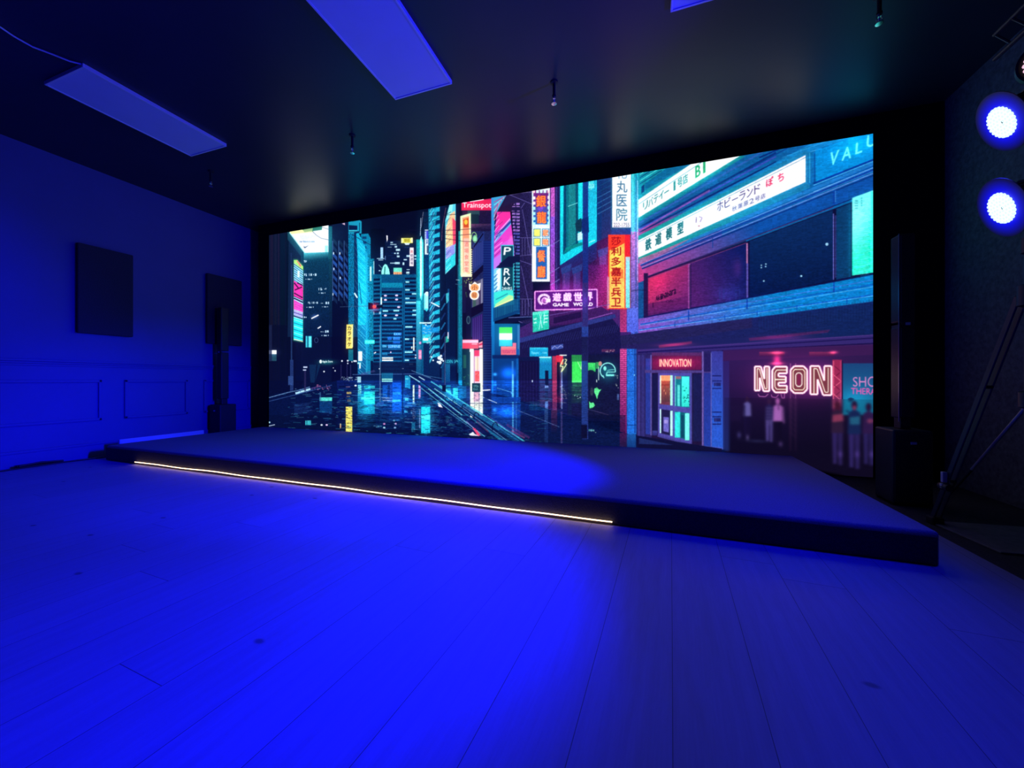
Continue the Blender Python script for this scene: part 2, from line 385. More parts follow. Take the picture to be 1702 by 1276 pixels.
    for i, ch in enumerate('高級酒場'): g.rtext(ch, 682, 415.5 + i * 6.4, 686.6, 420.6 + i * 6.4, (170, 60, 60) if i == 0 else (60, 50, 80), fat=.1)
    g.poly([(634, 450), (637, 442), (640, 438.6), (643, 440), (646.5, 447), (648, 455), (646, 461), (634, 461)], (150, 245, 230)); g.line([(640, 443), (639, 457)], 1.6, (14, 90, 90)); g.rect(635, 460, 641, 466, (170, 245, 245))
    g.line([(629.5, 440), (636, 447)], 1, (90, 140, 150)); g.line([(643, 461), (656, 467)], 2, (90, 220, 225))
    g.rect(654, 445, 668, 454, (110, 220, 200)); g.vgrad(654, 452, 668, 475, (245, 160, 110), (190, 240, 245)); g.rtext('出', 657, 453, 665, 462, (190, 110, 50)); specks(655, 463, 667, 474, 12, (240, 240, 230), (2, 4), (.6, 1)); g.rect(656, 471, 668, 476.5, (60, 200, 215))
    # ---------- banded office tower, centre
    g.vgrad(620, 456, 692, 640, (8, 76, 124), (6, 40, 92))
    g.rect(620, 456, 634, 640, (10, 84, 128)); g.rect(634, 470, 670, 478, (12, 130, 165)); g.rect(634, 478, 669.5, 640, (10, 66, 112))
    for k in range(22):
        y = 463 + k * 6.7; g.poly([(621, y), (631.5, y - .4), (631.5, y + 3.3), (621, y + 3.6)], (6, 18, 52))
    for k in range(21):
        y = 483.5 + k * 6.55; g.rect(634.5, y, 668, y + 3.5, (6, 14, 48)); g.rect(634.5, y - 1.2, 668, y - .4, (24, 110, 160), .8)
    g.rect(669, 470, 672, 640, (12, 92, 140)); g.rect(670.2, 470, 671, 640, (6, 26, 66))
    for k in range(26):
        y = 461.5 + k * 6.5; g.rect(673, y, 691.5, y + 3.4, (6, 16, 52)); g.rect(673, y + 3.6, 691.5, y + 4.6, (16, 112, 165), .8)
    g.rect(632, 458, 634, 640, (14, 110, 150)); g.grain(620, 456, 692, 640, .15, 3, 1)
    for x, y in ((638, 490), (656.6, 489.6), (638, 497), (656.6, 496.4), (638, 523), (656.6, 522.6), (660, 509)): g.disc(x + 2.6, y + 1.4, 2.6, 1.6, (235, 205, 250))
    for x, y, w in ((636, 515.5, 9), (654, 515, 9.5), (654, 528.5, 5), (674, 467.4, 6.4), (673.5, 480.5, 7.5), (684.5, 487, 8), (673.6, 494.6, 7), (673.6, 501.6, 18), (685.6, 514.6, 6), (685, 522, 7), (673.6, 542, 12), (673, 562.4, 7), (672.8, 584, 13), (672.6, 597.5, 7.4), (680, 604, 6.5)): g.rect(x, y, x + w, y + 2.6, (160, 235, 250), .95)
    g.rect(654.4, 553, 667, 557.5, (40, 130, 230), .8); g.rtext('DX', 655, 553.4, 666, 557, (150, 220, 255))
    for x0, y0, x1, y1, c in ((644, 560, 651, 565, (40, 120, 230)), (653, 560, 665, 565, (60, 150, 250)), (653, 567, 665, 571, (30, 110, 220)), (635, 573, 643, 578, (30, 150, 200)), (645, 573, 666, 578.5, (60, 160, 250)), (635, 586, 644, 590.5, (30, 130, 180))): g.rect(x0, y0, x1, y1, c, .7)
    g.rtext('LUMINE', 645, 574, 665, 578, (170, 225, 255)); g.rtext('ON', 636, 574, 642, 577, (190, 240, 255))
    g.rect(635, 594, 653.4, 596.4, (250, 250, 225)); g.rect(635, 597.6, 653.4, 600, (250, 250, 230)); g.disc(649.5, 585.6, 1.2, 1.3, (240, 200, 235)); g.line([(621.5, 587.5), (625, 585.4)], 1.8, (240, 235, 245))
    g.rect(620, 602, 692, 626, (8, 14, 46), .9); g.rect(686.6, 561, 688.9, 583, (245, 250, 225)); g.rect(683.5, 576, 685.5, 579.5, (240, 230, 210))
    # ---------- thin cyan towers right of the office block
    g.vgrad(692, 398, 705, 640, (16, 140, 150), (8, 70, 120)); g.poly([(698.4, 397), (700.6, 392), (703.4, 404), (704, 480), (701, 500), (697.6, 490)], (80, 215, 225))
    g.poly([(698, 400), (700, 393), (701.4, 404), (700.6, 490), (698.4, 497)], (220, 252, 250)); g.line([(699.6, 362), (698.6, 392)], .9, (190, 200, 230)); g.line([(703.6, 352), (700, 378)], .9, (120, 120, 150))
    g.grain(692, 400, 705, 640, .2, 1, 3); g.vgrad(692, 500, 699, 640, (60, 190, 205), (10, 60, 110))
    g.vgrad(704, 352, 716, 640, (10, 28, 58), (8, 30, 78)); g.vgrad(706, 420, 713, 480, (6, 40, 90), (6, 60, 110)); g.grain(704, 360, 716, 560, .25, 2, 3)
    g.rect(706, 381.5, 715, 423, (215, 225, 245)); g.rect(708.6, 383.5, 712.6, 397, (70, 70, 200))
    for k in range(5): g.rect(706.4, 384 + k * 3, 708, 385.4 + k * 3, (60, 80, 170)); g.rect(713.2, 384 + k * 3, 714.8, 385.4 + k * 3, (60, 80, 170))
    g.rtext('彩', 707.6, 398, 714, 406, (40, 60, 120)); g.rect(709.2, 408, 712.4, 421, (70, 80, 110))
    g.rect(704.6, 487.5, 714, 515, (110, 215, 235)); g.disc(709.6, 488.5, 3.6, 4, (210, 225, 250)); g.rect(706.6, 492, 712, 513, (175, 240, 250), .8); g.poly([(705, 513), (713, 513), (709, 518)], (60, 200, 220))
    # wavy cyan balcony tower
    g.rect(712, 338, 733, 640, (8, 30, 72))
    g.poly([(712, 348), (727, 344), (723, 380), (719, 430), (716, 470), (713, 480)], (18, 130, 160), .9)
    for k in range(18):
        y = 345 + k * 14.2
        g.poly([(720, y + 3), (731, y - 2), (731, y + 6), (719, y + 8)], (34, 168, 196)); g.poly([(713 + (k % 2), y + 12), (721, y + 1), (721, y + 6), (714, y + 18)], (60, 190, 214), .85)
        g.line([(714, y + 8), (722, y - 6)], 1.1, (150, 235, 240), .7)
    for k in range(10): g.line([(713.5, 372 + k * 17), (721, 352 + k * 17)], 1.3, (30, 60, 130), .8)
    g.grain(712, 340, 732, 600, .18, 2, 2); g.rect(717, 570, 731, 574, (8, 30, 70)); g.rect(716, 544, 730, 553, (20, 130, 190), .8)
    g.line([(716, 502.5), (730.5, 510)], 2, (225, 225, 245)); g.rect(697, 535.5, 716, 538, (200, 235, 240)); specks(698, 533, 717, 540, 8, (220, 245, 245))
    g.rect(731, 338, 741, 640, (8, 16, 48)); g.vgrad(741, 345, 760, 640, (10, 20, 50), (8, 24, 66))
    for k in range(8): g.line([(733, 500 + k * 16), (740, 488 + k * 16)], 2.4, (26, 110, 170) if k % 2 else (20, 50, 110), .8)
    g.rect(744, 480, 747, 560, (20, 80, 140), .8); g.poly([(741, 488), (746, 486), (746, 500), (742, 505)], (60, 180, 200)); g.poly([(741, 560), (746, 557), (746, 568), (741, 570)], (40, 170, 160)); g.rect(744, 552, 745.6, 563, (235, 225, 255))
    g.line([(741, 345), (735, 380), (734, 400)], .9, (110, 60, 90))
    # curved video billboard
    g.poly([(748, 336), (757.5, 334), (758, 366), (757, 425), (756.6, 440), (740, 456), (740, 366), (743, 356)], (90, 200, 220))
    g.poly([(748, 338), (753, 337), (751, 356), (742, 366), (743, 356)], (150, 235, 240)); g.poly([(748, 356), (756, 350), (757, 384), (741, 392), (741, 380)], (235, 190, 150))
    g.poly([(741, 384), (754, 384), (753, 412), (741, 418)], (244, 200, 150)); g.poly([(752, 362), (758, 368), (757.6, 404), (753, 410)], (225, 70, 110)); g.poly([(741, 412), (755, 406), (756, 424), (741, 436)], (150, 150, 225)); g.poly([(741, 432), (757, 420), (757, 440), (741, 454)], (50, 205, 215))
    for k in range(15): g.line([(741, 370 + k * 6), (749, 361 + k * 6)], .8, (255, 255, 255) if k % 3 else (40, 60, 110), .55)
    # ---------- orange lit sign with teal edge column
    g.rect(757.5, 340, 763, 660, (8, 16, 44)); g.rect(760, 440, 762, 620, (20, 80, 120), .7)
    g.vgrad(762, 384, 776, 560, (18, 140, 150), (16, 120, 150)); g.vgrad(762, 545, 769.5, 640, (16, 130, 160), (12, 96, 140)); g.grain(762, 400, 776, 640, .12, 1, 4)
    # ---------- brick building
    g.vgrad(768, 334, 820, 560, (30, 20, 56), (18, 22, 66)); g.rect(774, 470, 806, 640, (16, 16, 52)); g.vgrad(783, 372, 817, 380, (100, 60, 100), (40, 30, 70))
    g.rect(783, 384, 816, 560, (28, 36, 88)); g.grain(784, 334, 820, 470, .2, 3, 1)
    g.poly([(785, 440), (785, 408), (800, 388), (805, 384), (805, 440), (788, 455)], (34, 50, 120)); g.ring(788, 396, 4.6, 10, 1.4, (150, 210, 130), 20, 190); g.disc(789.5, 397, 4, 6.5, (120, 190, 150)); g.disc(789.5, 397, 2.4, 4.4, (150, 225, 180))
    g.line([(784, 416), (803, 388)], 2, (14, 10, 40)); g.poly([(783, 458), (805, 438), (805, 448), (783, 470)], (16, 12, 46))
    for k in range(6): g.rect(787 + k * 3, 410 - k * 2, 788 + k * 3, 446 - k * 2, (60, 70, 160), .8)
    g.poly([(785, 472), (803, 462), (803, 505), (785, 515)], (90, 90, 120)); g.poly([(786, 478), (791, 476), (791, 512), (786, 514)], (60, 90, 90)); g.rect(799.5, 464, 802, 506, (130, 130, 165)); g.rect(796, 470, 799, 508, (60, 50, 90))
    g.poly([(783, 512), (803, 503), (803, 517), (783, 528)], (14, 10, 42)); g.poly([(785, 530), (802, 521), (802, 565), (785, 568)], (46, 24, 96))
    for k in range(5): g.rect(786 + k * 3.4, 529 - k * 1.6, 787 + k * 3.4, 565, (90, 70, 180), .6)
    g.disc(778.5, 532, 3.4, 7, (60, 90, 110)); g.disc(778.5, 532, 2.2, 5, (24, 40, 70))
    g.rect(769, 520, 775, 568, (12, 14, 44)); specks(770, 440, 776, 500, 14, (80, 140, 90), (1, 2), (1, 3), .6)
    # Trainspotting style sign band and orange sign
    g.rect(767, 338, 817, 349.5, (214, 34, 84)); g.poly([(767, 336), (817, 330), (817, 348), (767, 349.5)], (214, 34, 84)); g.rtext('Trainspot', 769, 336.5, 816.5, 347.5, (250, 245, 250), fat=.45)
    g.line([(781, 335), (804, 331.4)], 1.6, (250, 240, 255)); g.rect(777, 350, 797, 358, (36, 70, 84)); g.rect(780, 356, 796, 372, (18, 40, 58))
    g.poly([(765, 359), (782.6, 354), (783.4, 460), (765.4, 458)], (205, 240, 190)); g.poly([(768.6, 362), (779.6, 359), (780.4, 455), (769.6, 453)], (240, 140, 110)); g.poly([(770, 365), (778.6, 362), (779, 378), (770.6, 378)], (170, 60, 30)); g.disc(774.4, 369, 3, 4.4, (240, 180, 60))
    g.vgrad(770.6, 396, 779.6, 454, (242, 170, 165), (245, 200, 185))
    for i, ch in enumerate('酒場食堂電'): g.rtext(ch, 771.8, 402 + i * 10.6, 778.8, 410 + i * 10.6, (178, 60, 70), alpha=.8)
    for k in range(12): g.rect(781.6, 414 + k * 3.8, 785, 416 + k * 3.8, (240, 230, 190), .8)
    for _ in range(16): x, y = R.uniform(773, 784), R.uniform(452, 470); g.rect(x, y, x + 1.6, y + 1.4, (190, 220, 120), .8)
    g.rect(766, 455, 784, 460, (235, 235, 200))
    # lantern signs
    g.disc(788.6, 477, 10.4, 11, (90, 70, 50), .3); g.poly([(779.4, 471), (784, 473), (789, 468), (793.4, 472), (799, 470), (798, 482), (792, 486), (785, 486), (780, 481)], (252, 246, 240)); g.disc(788.8, 478, 7, 6.2, (230, 160, 100)); g.rtext('小', 784.4, 474, 793.4, 482, (120, 50, 20))
    g.disc(788.4, 490.6, 8, 8, (252, 248, 244)); g.disc(788.4, 490.6, 5.6, 5.8, (232, 170, 110)); g.rtext('龍', 784.4, 486.4, 792.4, 494.6, (140, 60, 30))
    # navy column with a tile grid, bright cyan edge
    g.vgrad(803, 400, 817, 660, (20, 34, 104), (14, 22, 74)); g.vgrad(804, 600, 816, 665, (12, 20, 66), (10, 24, 80))
    for k in range(56): g.rect(803, 402 + k * 4.2, 817, 402.7 + k * 4.2, (36, 90, 160), .5)
    g.vgrad(816.6, 324, 822, 560, (50, 150, 210), (20, 130, 200)); g.vgrad(817, 540, 823, 700, (18, 120, 190), (10, 60, 140))
    # magenta billboard
    g.poly([(822, 326), (862, 318), (862, 352), (822, 352)], (34, 22, 58))
    g.poly([(820, 327), (843, 322), (824, 356), (820, 362)], (60, 160, 200))
    for k in range(7): g.line([(821, 336 + k * 5), (828 + (6 - k) * 2, 326 + k * 2)], 1.4, (150, 225, 230) if k % 2 else (200, 60, 130), .8)
    g.poly([(826, 352), (848, 352), (849, 362), (855, 410), (856, 426), (821, 448), (821, 400), (824, 370)], (214, 66, 190))
    g.poly([(826, 352), (848, 352), (848, 362), (825, 384)], (240, 50, 160)); g.poly([(848, 392), (853, 392), (855, 420), (838, 420)], (235, 96, 190))
    g.poly([(824, 394), (849, 364), (850, 372), (822, 404)], (90, 190, 235), .9); g.line([(824, 394), (849, 368)], 3.4, (36, 70, 150)); g.line([(828, 386), (848, 363)], 1, (245, 220, 255))
    g.poly([(830, 408), (855, 392), (856, 425), (836, 428)], (205, 110, 225), .6)
    for k in range(18):
        y = 356 + k * 4.6; g.line([(821.5, y + 6), (828 + R.uniform(0, 10), y - 4 + R.uniform(-3, 1))], .9, (250, 220, 255) if k % 2 else (60, 40, 120), .7)
    g.poly([(820.5, 430), (834, 420), (834, 446), (820.5, 458)], (190, 120, 225)); g.poly([(820.6, 448), (833, 440), (833, 505), (820.6, 505)], (120, 200, 230))
    g.poly([(825, 450), (832, 444), (831, 480), (826, 484)], (225, 245, 255))
    for k in range(16): g.line([(821, 458 + k * 3.4), (827, 452 + k * 3.4)], 1.2, (40, 60, 130) if k % 2 else (230, 240, 255), .75)
    g.poly([(821, 486), (853, 480), (855, 506), (821, 512)], (60, 215, 205)); g.poly([(823, 506), (846, 490), (853, 492), (853, 500), (824, 512)], (190, 245, 160), .9); g.line([(822, 511), (852, 497)], 2, (245, 240, 170)); g.line([(824, 498), (844, 488)], 2, (30, 120, 150), .7)
    # PARK sign
    g.rect(832.6, 407, 854, 483, (60, 200, 210)); g.rect(833.8, 408.6, 852.6, 482.2, (14, 62, 84))
    g.rtext('P', 837.6, 411, 849, 423.4, (240, 250, 252), fat=.6, shear=.12); g.rtext('R', 837.6, 446, 848.4, 457.4, (240, 250, 252), fat=.6, shear=.12); g.rtext('K', 837.6, 460.6, 848.4, 474, (240, 250, 252), fat=.6, shear=.12); g.rtext('24HRS', 834.4, 477, 851, 482, (235, 250, 250), fat=.35)
    # ladder column
    for k in range(34):
        y = 337 + k * 5.5; t = k / 33; c = (176, 130, 225) if t < .25 else (96, 96, 200) if t < .52 else (60, 190, 215) if t < .78 else (24, 110, 180)
        g.rect(850 + min(4, k * .35), y, 863.8, y + 3.6, c, .9); g.rect(855 + R.uniform(0, 3), y, 856.4 + R.uniform(0, 3), y + 3.6, (30, 24, 80))
        if k > 1: g.line([(851 + min(4, k * .3), y + 3), (863, y + .6)], .7, (30, 26, 84), .7)
    g.poly([(850, 345), (856, 337), (850, 337)], (34, 22, 58)); g.line([(849, 362), (856, 420), (857, 506)], 1.3, (14, 14, 50)); g.rect(850, 344, 864, 350, (30, 24, 66))
    # dark violet facade with stairs
    g.poly([(864, 318), (886, 314), (886, 600), (864, 600)], (34, 28, 74)); g.poly([(842, 324), (864, 318), (864, 337), (851, 337), (836, 344)], (34, 26, 66)); g.line([(846, 324), (864, 320.4), (884, 319)], 1.2, (90, 80, 130))
    g.grain(864, 322, 886, 560, .25, 3, 1)
    for a, b in (((848, 324), (884, 339)), ((872, 337), (866, 346)), ((868, 348), (882, 425)), ((866, 442), (880, 510)), ((864, 395), (886, 395)), ((864, 497), (886, 497)), ((848, 427), (884, 423)), ((850, 428), (884, 440))): g.line([a, b], .9, (116, 106, 190), .8)
    for k in range(4): g.line([(868 + k * 4.6, 396), (868 + k * 4.6, 424)], .7, (90, 84, 150)); g.line([(868 + k * 5, 498), (868 + k * 5, 524)], .8, (104, 96, 170))
    g.poly([(824, 445), (845, 426), (864, 425), (864, 434), (832, 446)], (16, 22, 62)); g.poly([(830, 438), (845, 427), (853, 427), (853, 444), (832, 444)], (14, 22, 60))
    g.poly([(820, 512), (864, 494), (864, 520), (820, 535)], (12, 66, 124), .88)
    for k in range(16): g.line([(823 + k * 2.5, 511 - k * .9), (823 + k * 2.5, 529 - k * .9)], .6, (40, 170, 200), .75)
    g.poly([(824, 537), (848, 527), (884, 526), (884, 529), (864, 534), (836, 540)], (14, 18, 54)); g.line([(845, 528), (886, 526.4)], 1.2, (90, 110, 180)); g.line([(862, 534), (886, 545)], 1, (110, 100, 170)); g.line([(826, 538), (864, 553)], 1, (10, 20, 60))
    g.vgrad(822, 538, 864, 600, (14, 100, 160), (10, 60, 130)); g.poly([(864, 536), (886, 540), (886, 560), (864, 566)], (18, 22, 66)); g.rect(860, 540, 864, 600, (70, 140, 200), .7)
    # green / white notice and pink menu
    g.rect(829.5, 544, 851.5, 575.5, (40, 160, 200)); g.rect(829.8, 544, 851.3, 554, (80, 230, 100)); g.rect(829.8, 554, 851.3, 565, (240, 255, 235)); g.rect(829.8, 565, 851.3, 575.4, (50, 190, 215)); g.rect(829.8, 557, 851.3, 563, (255, 255, 240))
    g.glow(840, 560, 14, 16, (20, 90, 60), .3); g.rect(832.5, 576, 858, 590, (226, 110, 130)); g.vgrad(833, 576, 857.6, 581, (240, 150, 150), (226, 110, 130)); g.rtext('restaurant', 834, 581, 857, 587, (160, 60, 120)); g.rect(852, 570, 858, 576, (230, 120, 150))
    # glass shopfront below
    g.vgrad(820, 592, 862, 700, (10, 60, 130), (8, 40, 110)); g.glow(845, 620, 12, 9, (10, 90, 200), .9); g.glow(822.5, 622, 3, 2.4, (60, 170, 220), .8); g.rect(850.5, 600, 853.5, 668, (60, 150, 220), .6)
    g.rect(851, 622, 854, 664, (120, 220, 240), .6); g.rect(858, 580, 862.5, 660, (14, 90, 170)); g.rect(818, 590, 864, 596, (10, 30, 86), .8)
    # ---------- 銀龍 sign
    g.rect(884, 312, 914, 468, (214, 246, 255)); g.vgrad(886.5, 316, 911.8, 373, (120, 20, 110), (20, 110, 190)); g.glow(899, 346, 6, 4, (120, 0, 110), .5)
    for k in range(5):
        g.rect(885 + k * 6.2, 316, 889.4 + k * 6.2, 320.6, (250, 200, 205) if k in (0, 4) else (200, 250, 255)); g.rect(885.4 + k * 6.2, 374, 889.4 + k * 6.2, 378.4, (215, 250, 240))
    for k in range(6):
        c = (250, 225, 235) if k < 2 else (170, 245, 255); g.rect(885, 326.5 + k * 8.6, 890, 331.4 + k * 8.6, c); g.rect(910, 325.5 + k * 8.6, 914, 330.4 + k * 8.6, c)
    def neon(ch, x0, y0, x1, y1, o, i): g.rtext(ch, x0, y0, x1, y1, o, fat=1.6); g.rtext(ch, x0, y0, x1, y1, i, fat=.25)
    neon('銀', 891.4, 325, 907, 343.6, (240, 60, 40), (250, 150, 60)); neon('龍', 892.8, 352, 907.6, 370.6, (240, 64, 44), (250, 150, 60))
    for x in (886.6, 900.8):
        for y in (380, 395.4): g.rect(x, y, x + 12, y + 13.6, (40, 110, 170)); g.rect(x + 1, y + 1, x + 11, y + 12.6, (205, 245, 240) if x > 890 else (235, 235, 110))
    for y, ch in ((382, '家'), (397.4, '味')): neon(ch, 902.6, y, 911, y + 9.6, (230, 90, 70), (250, 190, 130))
    g.rect(891, 410, 909, 465, (24, 96, 176)); neon('餐', 893.4, 416, 906, 435, (240, 66, 50), (250, 160, 80)); neon('廳', 893.4, 442, 906, 461, (240, 66, 44), (250, 160, 70))
    g.rect(884.4, 410, 890.4, 466, (246, 250, 255)); g.rect(909.4, 410, 913.8, 466, (240, 248, 255)); g.rect(884.4, 464, 913.8, 467.6, (240, 246, 255))
    # ---------- classical building, centre right
    g.poly([(914, 308), (1062, 282), (1062, 560), (864, 570), (864, 545), (914, 520)], (60, 34, 104))
    g.vgrad(914, 470, 1014, 560, (70, 26, 90), (34, 22, 74)); g.poly([(940, 305), (1062, 284), (1062, 420), (940, 440)], (22, 56, 130))
    g.vgrad(1000, 290, 1016, 480, (20, 60, 120), (110, 36, 120)); g.rect(990, 300, 1016, 400, (14, 44, 100), .7)
    for k in range(7): g.line([(993, 356 - k * 9), (1017, 343 - k * 9)], 1.1, (60, 130, 190) if k < 4 else (20, 80, 130), .7)
    g.vgrad(915.5, 310, 922.4, 520, (190, 90, 190), (150, 70, 170)); g.vgrad(915, 360, 922, 480, (120, 80, 220), (160, 60, 170), .7); g.rect(922.4, 308, 931, 520, (32, 22, 80)); g.rect(924, 308, 926, 500, (66, 60, 140), .7); g.grain(914, 310, 931, 520, .15, 2, 3)
    for y in (405, 450, 470): g.line([(914, y + 4), (930, y - 6)], 1, (140, 150, 220), .7)
    g.grad([(931, 306), (992, 294), (992, 402), (931, 441)], (30, 225, 235), (20, 195, 215), (931, 310), (992, 430))
    g.poly([(937, 303), (957, 300), (957, 410), (936, 424)], (10, 110, 130)); g.poly([(937, 303), (941, 302), (941, 412), (936, 422)], (8, 60, 100)); g.poly([(945, 301), (955, 299), (959, 400), (945, 412)], (24, 130, 140)); g.poly([(957, 300), (961, 300), (961, 404), (957, 408)], (12, 70, 100))
    g.line([(944, 343), (960, 337)], .9, (140, 240, 240)); g.poly([(956, 372), (960, 366), (966, 362), (968, 372), (966, 386), (958, 384)], (16, 50, 74)); g.poly([(960, 388), (968, 384), (968, 398), (960, 400)], (190, 240, 250)); g.poly([(940, 412), (968, 402), (968, 407), (938, 419)], (12, 130, 130))
    g.vgrad(978, 296, 991, 395, (30, 170, 200), (24, 200, 225)); g.poly([(979, 300), (987, 298), (987, 312), (979, 316)], (60, 200, 210)); g.rtext('bja', 978.6, 302, 988, 316, (170, 235, 240), shear=.2); g.line([(979, 403), (989, 399)], 1.4, (180, 245, 245))
    g.poly([(931, 441), (992, 402), (1014, 392), (1014, 520), (931, 520)], (52, 22, 78)); g.grad([(931, 441), (992, 402), (992, 430), (935, 470)], (30, 40, 110), (60, 24, 84), (940, 430), (950, 470))
    for x in (935, 953, 996): g.vgrad(x, 452 if x < 990 else 420, x + 12, 520, (58, 50, 130), (90, 24, 84)); g.rect(x + 2, 450 if x < 990 else 424, x + 3.4, 520, (96, 60, 130), .8); g.poly([(x - 3, 446 if x < 990 else 416), (x + 15, 438 if x < 990 else 410), (x + 14, 450 if x < 990 else 422), (x - 1, 456 if x < 990 else 428)], (44, 60, 136))
    g.vgrad(978, 440, 1012, 520, (70, 24, 96), (140, 30, 100)); g.grain(978, 420, 1014, 520, .25, 3, 1)
    g.glow(940, 478, 40, 10, (110, 20, 90), .5); g.glow(1004, 450, 12, 40, (120, 20, 60), .5)
    # arcade sign
    g.rect(884, 517, 1012, 540, (60, 24, 86)); g.poly([(888.5, 484), (992, 480.4), (993, 512.6), (888.5, 515.4)], (86, 24, 122))
    for k in range(2): g.line([(889, 484.6), (992.4, 481), (992.6, 513), (889, 515.6), (889, 484.6)], (3.2, 1.4)[k], ((190, 60, 190), (250, 190, 250))[k], (.7, 1)[k])
    g.ring(904.4, 498, 9, 8, 4, (250, 220, 252), 20, 250); g.ring(905.6, 500, 5, 5, 2, (250, 190, 245)); g.rect(905, 496, 915, 502.6, (248, 226, 252)); g.disc(904.5, 499.5, 3, 3, (180, 90, 190))
    for i, ch in enumerate('遊戯世界'): neon(ch, 919 + i * 17.6, 487.4 - i * .5, 932 + i * 17.6, 500.6 - i * .5, (220, 130, 235), (255, 240, 255))
    g.rtext('GAME', 919, 504, 945, 509, (255, 240, 255), fat=.9); g.rtext('WORLD', 953, 503, 985, 508.4, (255, 240, 255), fat=.9)
    # white clinic sign
    g.poly([(1015, 288), (1051, 282), (1051, 380), (1015, 382)], (20, 90, 120), .5); g.poly([(1017.5, 290), (1048.8, 284), (1048.6, 378), (1017.6, 378)], (242, 250, 254))
    g.rtext('化', 1025, 278, 1042, 297, (70, 120, 150), fat=.2); g.rtext('丸', 1025, 300.6, 1042.6, 320, (50, 96, 130), fat=.35); g.rtext('医', 1025, 323.4, 1042, 342.6, (50, 100, 134), fat=.3); g.rtext('院', 1024.6, 346, 1042.6, 367, (50, 110, 134), fat=.35); g.rtext('222-1755', 1020, 370.4, 1046, 377, (60, 60, 96), fat=.15)
    # red and yellow vertical sign
    g.glow(1028, 450, 18, 60, (130, 10, 40), .5)
    g.rect(1011, 390, 1047.6, 514, (236, 60, 44)); g.grad([(1013, 412), (1038, 402), (1038, 512), (1013, 512)], (248, 180, 80), (250, 200, 96), (1013, 400), (1013, 510)); g.glow(1024, 430, 8, 22, (30, 90, 30), .5); g.poly([(1013, 392), (1038, 390), (1038, 404), (1024, 412), (1013, 416)], (244, 60, 36))
    g.poly([(1014, 452), (1024, 446), (1036, 448), (1036, 462), (1020, 466)], (240, 90, 40), .7)
    for i, ch in enumerate('莎利多嘉半兵卫'): g.rtext(ch, 1016, 393.4 + i * 17, 1032, 407.6 + i * 17, (150, 18, 20), fat=.55)
    g.rect(1038.6, 390, 1047.4, 426, (225, 30, 44)); g.rect(1009, 460, 1012.6, 513, (200, 150, 190), .8); g.vgrad(1040, 427, 1047, 512, (150, 225, 240), (110, 220, 220)); g.rtext('GINKGO', 1041, 428, 1046, 434, (240, 120, 150), alpha=.6)
    # pillar between the buildings
    g.vgrad(1048.8, 280, 1061, 400, (20, 170, 180), (90, 170, 210)); g.vgrad(1048.8, 385, 1061, 560, (190, 110, 190), (60, 90, 190)); g.rect(1051, 284, 1053, 390, (110, 225, 225), .6); g.rect(1056, 290, 1058.4, 560, (20, 60, 130), .5); g.rect(1059, 300, 1060.4, 470, (220, 190, 230), .6); g.grain(1048, 380, 1061, 555, .15, 3, 2)
    # ---------- right building: upper facade
    up = [(1061, 282), (1452, 212), (1452, 505), (1061, 556)]
    g.grad(up, (20, 78, 140), (8, 100, 166), (1061, 400), (1452, 300)); g.grad([(1061, 380), (1200, 330), (1200, 420), (1061, 470)], (190, 60, 130), (40, 56, 140), (1061, 440), (1180, 370))
    g.poly([(1061, 284), (1160, 266), (1061, 334)], (18, 140, 160)); g.poly([(1072, 316), (1150, 272), (1110, 278), (1072, 305)], (10, 100, 150))
    for k in range(5): g.line([(1063, 306 - k * 5), (1100 - k * 6, 283 - k * 2)], 1.2, (80, 220, 215) if k % 2 else (10, 60, 110))
    g.poly([(1066, 310), (1071, 306), (1071, 318), (1066, 322)], (10, 50, 110))
    # first white sign and the ledges under it
    g.poly([(1061, 332), (1170, 258), (1240, 246), (1229, 260), (1061, 363)], (242, 248, 255)); g.line([(1062, 339), (1170, 267)], .9, (60, 140, 160)); g.grad([(1061, 362), (1230, 259), (1240, 259), (1061, 372)], (20, 150, 150), (10, 96, 140), (1140, 312), (1146, 322))
    def run(t, p0, p1, h0, h1, col, sp=.86, fat=.2):      # letters along a slanted base line p0-p1, heights h0..h1
        n = len(t)
        for i, ch in enumerate(t):
            if ch == ' ': continue
            a, b = (i / n, (i + sp) / n) if ch != '1' else ((i + .3) / n, (i + .62) / n); ax, ay = p0[0] + (p1[0] - p0[0]) * a, p0[1] + (p1[1] - p0[1]) * a; bx, by = p0[0] + (p1[0] - p0[0]) * b, p0[1] + (p1[1] - p0[1]) * b
            ha, hb = h0 + (h1 - h0) * a, h0 + (h1 - h0) * b
            if ch == 'ー': ay -= ha * .45; by -= hb * .45; ha = hb = 1.6
            g.text(ch, [(ax, ay - ha), (bx, by - hb), (bx, by), (ax, ay)], col, fat=fat)
    run('リバティー', (1069, 350), (1113, 322), 13, 13, (20, 110, 110), fat=.35); run('1号店', (1117, 319), (1144, 302), 15, 15, (20, 110, 110), .9, .35); run('B1', (1156, 296), (1176, 284), 19, 18, (20, 150, 90), .8, .6)
    L0, L1 = ((1062, 368), (1245, 258)), ((1062, 392), (1452, 195))
    for k, (t, c, w) in enumerate(((.02, (40, 90, 170), 3), (.3, (8, 40, 110), 3.4), (.42, (60, 70, 180), 2.4), (.6, (8, 30, 96), 2.6))):
        g.line([(1063, 370 + t * 26), (1290, 238 + t * 52)], w, c, .9)
    g.line([(1063, 384), (1180, 316)], 3, (170, 80, 170), .6); g.line([(1066, 392), (1120, 364)], 4, (225, 70, 140), .7); g.grad([(1066, 396), (1140, 360), (1140, 372), (1070, 400)], (225, 80, 160), (40, 100, 180), (1070, 395), (1140, 360))
    g.grad([(1140, 350), (1360, 232), (1452, 216), (1345, 252), (1140, 360)], (12, 110, 175), (16, 130, 190), (1150, 350), (1400, 230))
